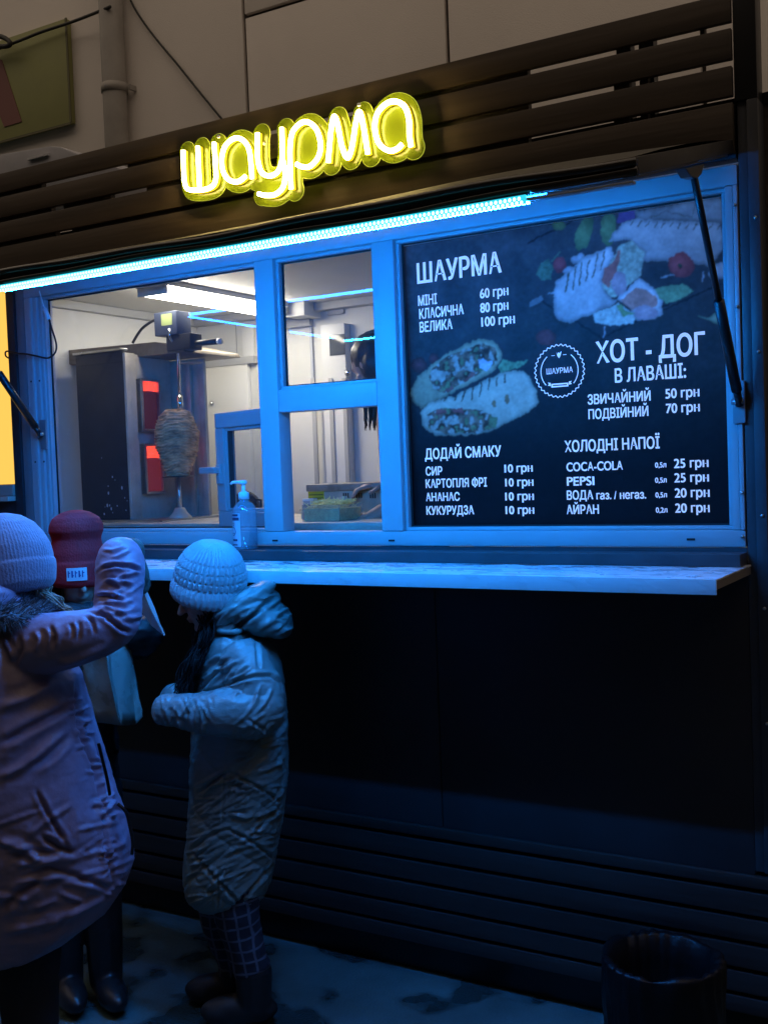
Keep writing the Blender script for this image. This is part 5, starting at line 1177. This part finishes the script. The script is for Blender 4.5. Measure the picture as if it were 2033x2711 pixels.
f1 = fbm(np.stack([(zz * .8 - x * .6) * 8, (zz * .6 + x * .8) * 2.2, q[:, 1] * 3], -1), 2); f3 = fbm(np.stack([(zz * .9 - x * .5) * 20, (x + zz * .4) * 5, q[:, 1] * 5], -1), 3); body = .030 * ((1 - np.abs(f1 * 2 - 1)) ** 2 - .5) + .006 * ((1 - np.abs(f3 * 2 - 1)) ** 3 - .3)
ex_ = np.interp(zz, [c[2] for c in [L_.w(r[2], r[0]) for r in RL][::-1]], [(L_.w(r[2], r[0]) - L_.b) @ R0 for r in RL][::-1])
sm = ex_ - x - .055 - .02 * np.sin(zz * 6); seam = -.004 * np.exp(-(sm / .006) ** 2); gat = .011 * np.exp(-(sm / .035) ** 2) * (.3 + vnoise(np.stack([zz * 14, x * 5, th], -1))) * (np.abs(np.sin(zz * 105 + 4 * vnoise(np.stack([zz * 9, x * 9, th], -1)))) - .5)
f2 = fbm(np.stack([zz * 16, x * 7, q[:, 1] * 7], -1), 3); hemw = .008 * ((1 - np.abs(f2 * 2 - 1)) ** 2 - .5) * np.clip((.75 - zz) / .2, 0, 1)
aw = fbm(np.stack([t1 * 20, th * 2, q[:, 1] * 5], -1), 3); T = t1.max(); crook = np.exp(-((t1 - .29) / .07) ** 2)
aw2 = fbm(np.stack([t1 * 34 + q[:, 0] * 20, th * 3 + t1 * 10, q[:, 1] * 9], -1), 3); arw = .007 * ((1 - np.abs(aw2 * 2 - 1)) ** 3 - .3) * (.4 + crook) + .002 * (aw - .5) + crook * .003 * np.sin(t1 * 230 + 9 * aw) - .010 * np.exp(-((t1 - .44) / .005) ** 2) - .006 * np.exp(-((t1 - .385) / .004) ** 2)
LS = [(crop(c), a, w) for c, a, w in (([(0, 1050), (120, 985), (290, 895)], -.012, 9), ([(0, 1190), (100, 1140), (250, 1010)], .010, 10), ([(150, 1240), (200, 1340), (290, 1490)], -.010, 5), ([(120, 1150), (200, 1110), (300, 1010)], -.009, 8), ([(170, 1430), (230, 1470), (310, 1505)], -.010, 6), ([(0, 1745), (80, 1670), (170, 1620)], -.011, 9), ([(180, 1560), (320, 1600), (470, 1655)], -.008, 7), ([(60, 1560), (160, 1530), (330, 1530)], .009, 10), ([(0, 1450), (90, 1470), (170, 1540)], .008, 10), ([(20, 1830), (200, 1790), (420, 1700)], .008, 10), ([(0, 900), (110, 860), (230, 790)], .010, 12),
  ([(312, 770), (318, 880), (330, 1000), (390, 1160), (425, 1330), (440, 1500), (480, 1650)], -.010, 4.5), ([(395, 1035), (420, 1130), (440, 1240), (445, 1350)], -.012, 4.5), ([(290, 905), (330, 930), (375, 935)], -.006, 4), ([(410, 1370), (480, 1320), (520, 1330)], -.008, 5),
  ([(410, 322), (480, 308), (550, 315), (590, 335)], -.011, 3.8), ([(400, 440), (440, 432), (520, 455)], -.006, 3.5), ([(385, 500), (440, 520), (500, 570), (540, 585)], -.011, 5), ([(360, 520), (385, 545), (395, 590)], -.008, 4), ([(330, 540), (335, 570), (330, 610)], -.007, 4), ([(290, 548), (305, 575), (300, 600)], -.006, 4), ([(210, 560), (228, 600), (220, 650)], -.009, 5), ([(80, 600), (90, 660), (60, 720)], -.007, 6), ([(20, 620), (50, 660), (70, 700)], .008, 6), ([(150, 580), (165, 620), (150, 670)], .006, 6), ([(430, 380), (500, 370), (560, 385)], .005, 5), ([(410, 480), (470, 490), (550, 520)], .006, 6), ([(240, 720), (330, 700), (450, 640)], .006, 8))]
LS += wrinkles(46, 195, 345, 1830, 2400, 20, 25, 18, 45, .0070, 3.2, lambda x, y: abs(x - np.interp(y, [1797, 1938, 2097, 2225, 2352], [205, 222, 262, 282, 308])) < 22) + wrinkles(30, 265, 370, 1450, 1640, 12, 14, 30, 70, .0040, 3.4) + wrinkles(24, 0, 330, 2150, 2480, 22, 18, 60, 150, .0045, 5)
body, seam, gat, hemw, arw = body * .35, seam * 0, gat * 0, hemw * .3, arw * .12
setv(me, v + n * (sew(v, n, LS) + (body + seam + gat + hemw) * (1 - s4) + arw * s4 + .0015 * ((1 - np.abs(fbm(q * np.array([18, 18, 36]), 3) * 2 - 1)) ** 3 - .3) + .002 * (fbm(q * 60, 2) - .5))[:, None])
COATL = mat('lilac_coat_nylon', (.27, .21, .31), .5, var=.10, vscale=12, bump=.5, bscale=40)
link('coat', me, COATL, lef, True)
# pocket zip
zp = [L_.w(a, b, -.16) for a, b in ((262, 1968), (272, 2010), (284, 2060), (292, 2105), (288, 2140), (310, 2132))]
mb = MB(); mb.tube(spline([p + D0 * .0 for p in zp[:4]], 6), .0038, 6); mb.build('pocket_zip', mat('dark_zip', (.01, .01, .012), .3, metal=.5), lef, smooth=True)
MB().tube(spline([L_.w(a, b, -.06) for a, b in ((312, 2128), (334, 2150), (345, 2190), (352, 2230), (350, 2262))], 6), .004, 6).build('bag_strap', mat('glossy_strap', (.012, .012, .014), .12), lef, smooth=True)
# hood, fur trim, hair, hat
hm = MB(); Lw = lambda x, y, dd=0: L_.w(x / 3.16, 1350 + y / 3.16, dd)
def ellL(mb, x0, y0, x1, y1, th_, dd, dp):
    a, b = Lw(x0, y0, dd), Lw(x1, y1, dd); t = b - a; L = np.linalg.norm(t); t /= L; u = vu(np.cross(t, D0)); mb.ell((a + b) / 2, t * L / 2, u * th_ / 3.16 * lm, D0 * dp, 24, 14)
ellL(hm, -420, 620, 230, 800, 170, -.03, .12); ellL(hm, -300, 640, 160, 700, 150, -.05, .10)
me = remesh(hm, .006, 4); v = getv(me); n = getn(me); setv(me, v + n * (.016 * ((1 - np.abs(fbm(v * np.array([9, 9, 22]), 3) * 2 - 1)) ** 2 - .5))[:, None]); link('hood', me, COATL, lef, True)
fm_ = MB(); ellL(fm_, -330, 800, 440, 880, 100, -.04, .13); me = remesh(fm_, .008, 3); v = getv(me); n = getn(me); setv(me, v + n * (.02 * (fbm(v * 40, 3) - .5))[:, None])
FURM = mat('dark_fur', (.085, .10, .115), .75, var=.6, vscale=60, sheen=.4); link('fur_trim', me, FURM, lef, True)
mb = MB(); idx = rng.choice(len(v), 3200)
for i in idx:
    p, nn = v[i], n[i]; dirn = vu(nn * .8 + np.array([0, 0, -.35]) + R0 * .35 + rng.normal(size=3) * .35); Lh = random.uniform(.018, .040); s_ = vu(np.cross(dirn, rng.normal(size=3))) * .0016; u2 = np.cross(dirn, s_)
    mb.add([p + s_, p - s_ * .5 + u2 * .8, p - s_ * .5 - u2 * .8, p + dirn * Lh], [(0, 1, 3), (1, 2, 3), (2, 0, 3), (0, 2, 1)])
o = mb.build('fur_hairs', FURM, lef); o['kind'] = 'stuff'
mb = MB()
for i in range(150):
    a = Lw(330 + random.gauss(0, 45), 660 + random.gauss(0, 25), .02 + random.gauss(0, .02)); m1 = Lw(420 + random.gauss(0, 35), 760 + random.gauss(0, 22), .02 + random.gauss(0, .015)); b = Lw(560 + random.gauss(0, 45), 880 + random.gauss(0, 30), .04 + random.gauss(0, .02))
    mb.tube(spline([a, m1, b], 5), [.0026] * 8 + [.002, .0016, .0007], 5)
mb.build('hair', mat('fair_hair', (.33, .27, .19), .5, var=.3, vscale=40), lef, smooth=True)
KNL = mat('lilac_knit', (.22, .195, .26), .9, var=.1, vscale=30, bump=.6, bscale=150, sheen=.3)
tlt = vu(-R0 * .16 + D0 * .12 + np.array([0, 0, 1.])); axh = vu(R0 - tlt * (R0 @ tlt)); ayh = np.cross(tlt, axh)
hat('hat', KNL, lef, L_.w(20, 1570), axh, ayh, tlt, [(.088, -.008), (.100, -.004), (.114, .012), (.121, .045), (.122, .062), (.117, .066), (.119, .072), (.117, .10), (.106, .130), (.088, .158), (.062, .178), (.034, .188), (.003, .190)], 90, .022, .064)
# legs
TRD = mat('dark_trousers', (.014, .014, .017), .8, bump=.3, bscale=50)
tm = MB()
for px, dd in ((-90, .03), (75, -.02)):
    w0 = L_.w(px, 2300, dd); w1 = L_.w(px, 2560, dd); tm.capsule(w0, w1, .10, .078); tm.capsule(w1, np.array([w1[0], w1[1], .12]), .076, .058)
link('trousers', remesh(tm, .009, 3), TRD, lef, True)
for px, dd in ((-90, .03), (75, -.02)):
    w1 = L_.w(px, 2560, dd); gr = np.array([w1[0], w1[1], 0]); b2 = MB(); b2.capsule(gr + np.array([0, 0, .20]), gr + np.array([0, 0, .06]), .064, .054); b2.ell(gr + D0 * .06 + np.array([0, 0, .045]), D0 * .13, R0 * .048, (0, 0, .045)); me = remesh(b2, .007, 3); v = getv(me); v[:, 2] = np.maximum(v[:, 2], 0); setv(me, v); link('boot', me, BOOT, lef, True)
# glove on the raised hand
gl = MB(); hand_solids(gl, L_.w(352, 1458, .06), R0 * .30 + D0 * .3 - np.array([0, 0, .9]), -R0, .155, .8); gl.capsule(L_.w(325, 1462, .04), L_.w(350, 1458, .06), .034, .032)
link('glove', remesh(gl, .0045, 2), mat('dark_green_glove', (.05, .09, .08), .8, bump=.4, bscale=120), lef, True)
# shiny pointed wrapper hanging from the raised hand
Wp = Stand(float(L_.w(380, 1500, .12)[0]), float(L_.w(380, 1500, .12)[1])); wpx = lambda x, y, dd=0: Wp.w(x / 3.16, 1350 + y / 3.16, dd)
pts = [wpx(1155, 560), wpx(1205, 640), wpx(1290, 830), wpx(1335, 960), wpx(1378, 1050), wpx(1272, 968), wpx(1196, 860), wpx(1145, 745)]
c = wpx(1240, 800); mb = MB(); th_ = D0 * .012; k = len(pts)
mb.add([p - th_ * .3 for p in pts] + [c - th_ * 3.0 + R0 * .012] + [p + th_ for p in pts], [(i, (i + 1) % k, k) for i in range(k)] + [tuple(range(k + 1, 2 * k + 1))] + [(i, k + 1 + i, k + 1 + (i + 1) % k, (i + 1) % k) for i in range(k)])
wr = thing('paper_wrapper', 'long pale pointed wrapper with shiny creases hanging from the green glove', 'wrapper', tuple(c))
FOIL = mat('pale_shiny_paper', (.62, .64, .60), .25, metal=.35, bump=.4, bscale=25); mb.build('wrapper_body', FOIL, wr)
MB().tube([wpx(1178, 640, -.004), wpx(1216, 655, -.006)], .004, 8).build('wrapper_band', BLACK, wr, smooth=True)

# ---- child in the red beanie
Rd = Stand(-.43, -.57); rm = Rd.m()
red = thing('person', 'person in red cuffed beanie with white patch, mostly behind the raised lilac arm', 'person', tuple(Rd.b), 'people waiting at the kiosk')
hc = Rd.w(207, 1524); ff = R0 * .45 - D0 * .85 - np.array([0, 0, .22]); bm_ = MB(); f_, l_, u_, k_ = head_solids(bm_, hc, ff, (0, 0, 1.), .178); nk = Rd.w(200, 1650, .02)
bm_.capsule(hc - np.array([0, 0, .06]), nk, .042, .046); bm_.capsule(nk, Rd.w(200, 1900, .02), .075, .10); bm_.capsule(Rd.w(200, 1900, .02), Rd.w(205, 2080, .02), .10, .105)
for px in (150, 255):
    bm_.capsule(Rd.w(px, 2080, .02), Rd.w(px + 15, 2340, .02), .062, .048); w0 = Rd.w(px + 15, 2340, .02); bm_.capsule(w0, np.array([w0[0], w0[1], .06]), .044, .032)
bm_.capsule(Rd.w(290, 1740, 0), Rd.w(385, 1680, -.08), .034, .03); bm_.capsule(Rd.w(385, 1680, -.08), Rd.w(325, 1655, -.12), .028, .02); hand_solids(bm_, Rd.w(325, 1655, -.12), -R0 - D0 * .2, -np.array([0, 0, 1.]), .11, .9)
bm_.capsule(Rd.w(110, 1740, 0), Rd.w(90, 1860, -.06), .034, .03); bm_.capsule(Rd.w(90, 1860, -.06), Rd.w(150, 1850, -.08), .028, .02); hand_solids(bm_, Rd.w(150, 1850, -.08), R0 - D0 * .2, -np.array([0, 0, 1.]), .12, .9)
link('body', remesh(bm_, .0055, 2), SKIN, red, True); eyes(red, hc, f_, l_, u_, k_)
cm = MB(); RR = [(1640, 150, 250), (1670, 120, 285), (1720, 95, 312), (1800, 88, 318), (1950, 85, 312), (2080, 80, 305), (2160, 78, 308), (2200, 100, 290)]
cm.rings(ringloft(Rd, dens(RR, 5), list(np.interp(np.linspace(0, 1, 36), np.linspace(0, 1, 8), [.08, .11, .13, .14, .14, .14, .14, .11])), .02))
add_limb(cm, Rd, [(290, 1715, .0, .058), (340, 1705, -.04, .058), (385, 1672, -.08, .052), (368, 1665, -.11, .046), (330, 1656, -.12, .040)]); add_limb(cm, Rd, [(110, 1720, 0, .058), (88, 1800, -.03, .058), (92, 1862, -.06, .054), (140, 1855, -.07, .046), (165, 1850, -.08, .04)])
me = remesh(cm, .0065, 4); v = getv(me); n = getn(me); setv(me, v + n * (.02 * ((1 - np.abs(fbm(v * np.array([10, 10, 24]), 3) * 2 - 1)) ** 2 - .5))[:, None])
link('coat', me, mat('black_puffer', (.010, .009, .010), .6, bump=.2, bscale=50), red, True)
mb = MB(); fc = Rd.w(190, 1625, -.02); mb.ell(fc, R0 * .10, D0 * .09, (0, 0, .035)); me = remesh(mb, .006, 2); v = getv(me); n = getn(me); setv(me, v + n * (.02 * (fbm(v * 45, 3) - .3))[:, None]); link('fur_collar', me, mat('black_fur', (.03, .03, .032), .8, bump=1, bscale=90), red, True)
REDK = mat('red_knit', (.58, .014, .02), .85, var=.12, vscale=30, bump=.5, bscale=150)
zc = Rd.w(210, 1548); px_h = lambda y: float(Rd.w(210, y)[2] - zc[2])
hat('hat', REDK, red, zc, R0, D0, np.array([0, 0, 1.]), [(.066, -.004), (.078, 0), (.083, .010), (.084, px_h(1495)), (.083, px_h(1487)), (.079, px_h(1484)), (.079, px_h(1460)), (.074, px_h(1440)), (.0715, px_h(1426)), (.075, px_h(1416)), (.0805, px_h(1404)), (.078, px_h(1388)), (.068, px_h(1370)), (.042, px_h(1356)), (.018, px_h(1350)), (.003, px_h(1349))], 100, .014, .068)
# patch on the cuff
pz0, pz1 = float(Rd.w(225, 1530)[2]), float(Rd.w(225, 1497)[2]); pa = math.atan2(-.95, .22); PT = MB(); V = []
PTM = mat('white_patch', (.66, .66, .70), .6)
def cyl_patch(name, a0, a1, z0, z1, r, m, K=10):
    mb = MB(); V = []
    for i in range(K + 1):
        t = a0 + (a1 - a0) * i / K
        for (rr, z) in ((r, z0), (r, z1), (r - .004, z1), (r - .004, z0)): p = zc + R0 * rr * math.cos(t) + D0 * rr * math.sin(t); V.append((p[0], p[1], z))
    F_ = [(4 * i + k, 4 * (i + 1) + k, 4 * (i + 1) + (k + 1) % 4, 4 * i + (k + 1) % 4) for i in range(K) for k in range(4)] + [(0, 1, 2, 3), tuple(4 * K + k for k in (3, 2, 1, 0))]
    mb.add(V, F_); return mb.build(name, m, red)
cyl_patch('hat_patch', math.radians(263), math.radians(302), pz0, pz1, .0875, PTM)
NAVY = mat('navy_thread', (.06, .07, .22), .7)
for i in range(5):
    a0 = 266 + i * 6.6; cyl_patch('patch_stitch', math.radians(a0), math.radians(a0 + 2.0 + (i % 2)), pz0 + .010, pz1 - .008, .0885, NAVY, 3); cyl_patch('patch_stitch', math.radians(a0), math.radians(a0 + 4.6), pz0 + (.014 if i % 2 else .022), pz0 + (.017 if i % 2 else .025), .0884, NAVY, 3)
mb = MB()
for i in range(60):
    a = Rd.w(150 + random.gauss(0, 5), 1550, .0 + random.gauss(0, .02)); b = Rd.w(160 + random.gauss(0, 10), 1660, -.04 + random.gauss(0, .02)); mb.tube(spline([a, (a + b) / 2 + rng.normal(size=3) * .006, b], 4), [.0028] * 7 + [.002, .001], 5)
mb.build('hair', HAIRD, red, smooth=True)
tm = MB()
for px in (150, 255):
    w0, w1 = Rd.w(px, 2100, .02), Rd.w(px + 15, 2340, .02); tm.capsule(w0, w1, .085, .066); tm.capsule(w1, np.array([w1[0], w1[1], .10]), .064, .052)
link('trousers', remesh(tm, .008, 3), TRD, red, True)
for px in (150, 255):
    w1 = Rd.w(px + 15, 2340, .02); gr = np.array([w1[0], w1[1], 0]); fw = vu(R0 * .5 - D0); b2 = MB(); b2.capsule(gr + np.array([0, 0, .22]), gr + np.array([0, 0, .06]), .060, .052); b2.ell(gr + fw * .06 + np.array([0, 0, .045]), fw * .12, np.cross(fw, (0, 0, 1.)) * .046, (0, 0, .045)); me = remesh(b2, .007, 3); v = getv(me); v[:, 2] = np.maximum(v[:, 2], 0); setv(me, v); link('boot', me, mat('glossy_black_boot', (.014, .014, .015), .4), red, True)
# carrier bag
Bg = Stand(float(Rd.w(300, 1800, -.16)[0]), float(Rd.w(300, 1800, -.16)[1])); bp_ = lambda x, y, dd=0: Bg.w(x / 3.16, 1350 + y / 3.16, dd)
bagt = thing('carrier_bag', 'pale greenish carrier bag with folded gusset held below the raised lilac arm', 'bag', tuple(bp_(950, 1750)))
front = [(640, 1180), (925, 1090), (940, 1250), (985, 1460), (1040, 1700), (1050, 1770), (880, 1770), (790, 1775), (740, 1560), (690, 1360)]
side = [(925, 1090), (1035, 1075), (1075, 1300), (1120, 1560), (1160, 1710), (1160, 1770), (1120, 1815), (1050, 1770), (1040, 1700), (985, 1460), (940, 1250)]
BAGM = mat('greenish_bag_film', (.26, .30, .26), .28, var=.15, vscale=14, bump=.6, bscale=22)
def sheet(pts, dds, name, m, th=.004, sub=3):
    bmx = bmesh.new(); vs = [bmx.verts.new(p + D0 * d) for p, d in zip([bp_(*q) for q in pts], dds)]; f = bmx.faces.new(vs); bmesh.ops.triangulate(bmx, faces=[f])
    bmesh.ops.subdivide_edges(bmx, edges=bmx.edges, cuts=5, use_grid_fill=True)
    bmx.normal_update()
    for v_ in bmx.verts:
        c = np.array(v_.co); s = fbm((c * np.array([22, 22, 14]))[None], 3)[0] - .5; v_.co = Vector(c + (-D0) * s * .028)
    g_ = bmesh.ops.extrude_face_region(bmx, geom=list(bmx.faces)); 
    for e in g_['geom']:
        if isinstance(e, bmesh.types.BMVert): e.co += Vector(D0 * th)
    bmesh.ops.recalc_face_normals(bmx, faces=bmx.faces)
    me = bpy.data.meshes.new(name); bmx.to_mesh(me); bmx.free(); return link(name, me, m, bagt, True)
sheet(front, [.02, -.04, -.06, -.07, -.07, -.05, -.02, .0, .02, .02], 'bag_front', BAGM)
sheet(side, [-.04, .03, .05, .055, .055, .05, .03, -.05, -.07, -.07, -.06], 'bag_gusset', BAGM)
sheet([(640, 1180), (925, 1090), (1035, 1075), (1075, 1300), (1120, 1560), (1160, 1770), (1050, 1770), (790, 1775), (690, 1360)], [.06] * 9, 'bag_back', BAGM)

# ---- worker inside
Wk = Stand(*[float(t) for t in atY(1030, 1200, .72)[:2]])
wk = thing('person', 'person working inside the kiosk, dark hair tied back, bare forearms by the press grill', 'person', (Wk.b[0], Wk.b[1], .50))
hc = Wk.w(990, 965); ff = -R0 * .75 + D0 * .60 - np.array([0, 0, .50]); bm_ = MB(); f_, l_, u_, k_ = head_solids(bm_, hc, ff, (0, 0, 1.), .22); nk = Wk.w(1060, 1060, .03)
bm_.capsule(hc - u_ * .06, nk, .05, .055); bm_.capsule(nk, Wk.w(1095, 1300, .05), .10, .13); bm_.capsule(Wk.w(1095, 1300, .05), Wk.w(1095, 1480, .05), .13, .13)
for dd in (-.02, .14):
    w0 = Wk.w(1095, 1500, dd); bm_.capsule(w0, np.array([w0[0], w0[1], .60]), .08, .045); bm_.capsule(np.array([w0[0], w0[1], .545]), np.array([w0[0], w0[1], .545]) - R0 * .10, .04, .036)
e1 = Wk.w(1108, 1300, -.12); bm_.capsule(Wk.w(1095, 1110, -.10), e1, .048, .040); h1 = Wk.w(945, 1395, -.22); bm_.capsule(e1, h1, .040, .028); hand_solids(bm_, h1, vu(h1 - e1), (0, 0, -1.), .17, .5)
e2 = Wk.w(1148, 1260, .06); bm_.capsule(Wk.w(1095, 1110, .14), e2, .048, .040); h2 = Wk.w(1022, 1285, -.06); bm_.capsule(e2, h2, .038, .027); hand_solids(bm_, h2, vu(-R0 * .9 - D0 * .2), (0, 0, -1.), .17, .8)
link('body', remesh(bm_, .006, 2), SKIN, wk, True)
cm = MB(); RW = [(1060, 1030, 1120), (1090, 1022, 1165), (1150, 1020, 1180), (1300, 1024, 1180), (1450, 1020, 1190), (1560, 1015, 1195)]
cm.rings(ringloft(Wk, dens(RW, 4), [.11] * 21, .05)); add_limb(cm, Wk, [(1085, 1100, -.09, .06), (1100, 1180, -.115, .06), (1106, 1240, -.12, .058)]); add_limb(cm, Wk, [(1095, 1100, .14, .06), (1125, 1180, .12, .06), (1140, 1230, .08, .056)])
link('shirt', remesh(cm, .009, 4), mat('dark_shirt', (.05, .05, .06), .8, bump=.3, bscale=40), wk, True)
tm = MB()
for dd in (-.02, .14): w0 = Wk.w(1095, 1540, dd); tm.capsule(w0, np.array([w0[0], w0[1], .62]), .10, .07)
link('trousers', remesh(tm, .010, 2), TRD, wk, True)
for dd in (-.02, .14):
    w0 = Wk.w(1095, 1500, dd); gr = np.array([w0[0], w0[1], .5]); b2 = MB(); b2.ell(gr - R0 * .05 + np.array([0, 0, .045]), R0 * .13, D0 * .048, (0, 0, .045)); me = remesh(b2, .008, 2); v = getv(me); v[:, 2] = np.maximum(v[:, 2], .5); setv(me, v); link('shoe', me, BOOT, wk, True)
mb = MB(); mb.ell(hc - f_ * .022 + u_ * .032, f_ * .098, l_ * .084, u_ * .092, 24, 16); mb.ell(hc - f_ * .03 - u_ * .015, f_ * .085, l_ * .088, u_ * .10, 20, 12); mb.capsule(hc - f_ * .10 + u_ * .03, hc - f_ * .15 - u_ * .02, .035, .03)
me = remesh(mb, .006, 2); v = getv(me); n = getn(me); setv(me, v + n * (.008 * (fbm(v * np.array([60, 60, 16]), 3) - .5))[:, None]); link('hair', me, mat('brown_black_hair', (.045, .03, .022), .4), wk, True)
mb = MB()
for i in range(70):
    g_ = random.choice((968, 981, 992)); a = Wk.w(g_ + random.gauss(0, 3), 1000, -.06); b = Wk.w(g_ + random.gauss(0, 3), 1108 + random.random() * 34, -.08 + random.gauss(0, .006)); mb.tube(spline([a, (a + b) / 2 + rng.normal(size=3) * .004, b], 4), [.0022] * 6 + [.0018, .0013, .0006], 5)
mb.build('loose_hair', mat('brown_hair', (.10, .05, .03), .45), wk, smooth=True)
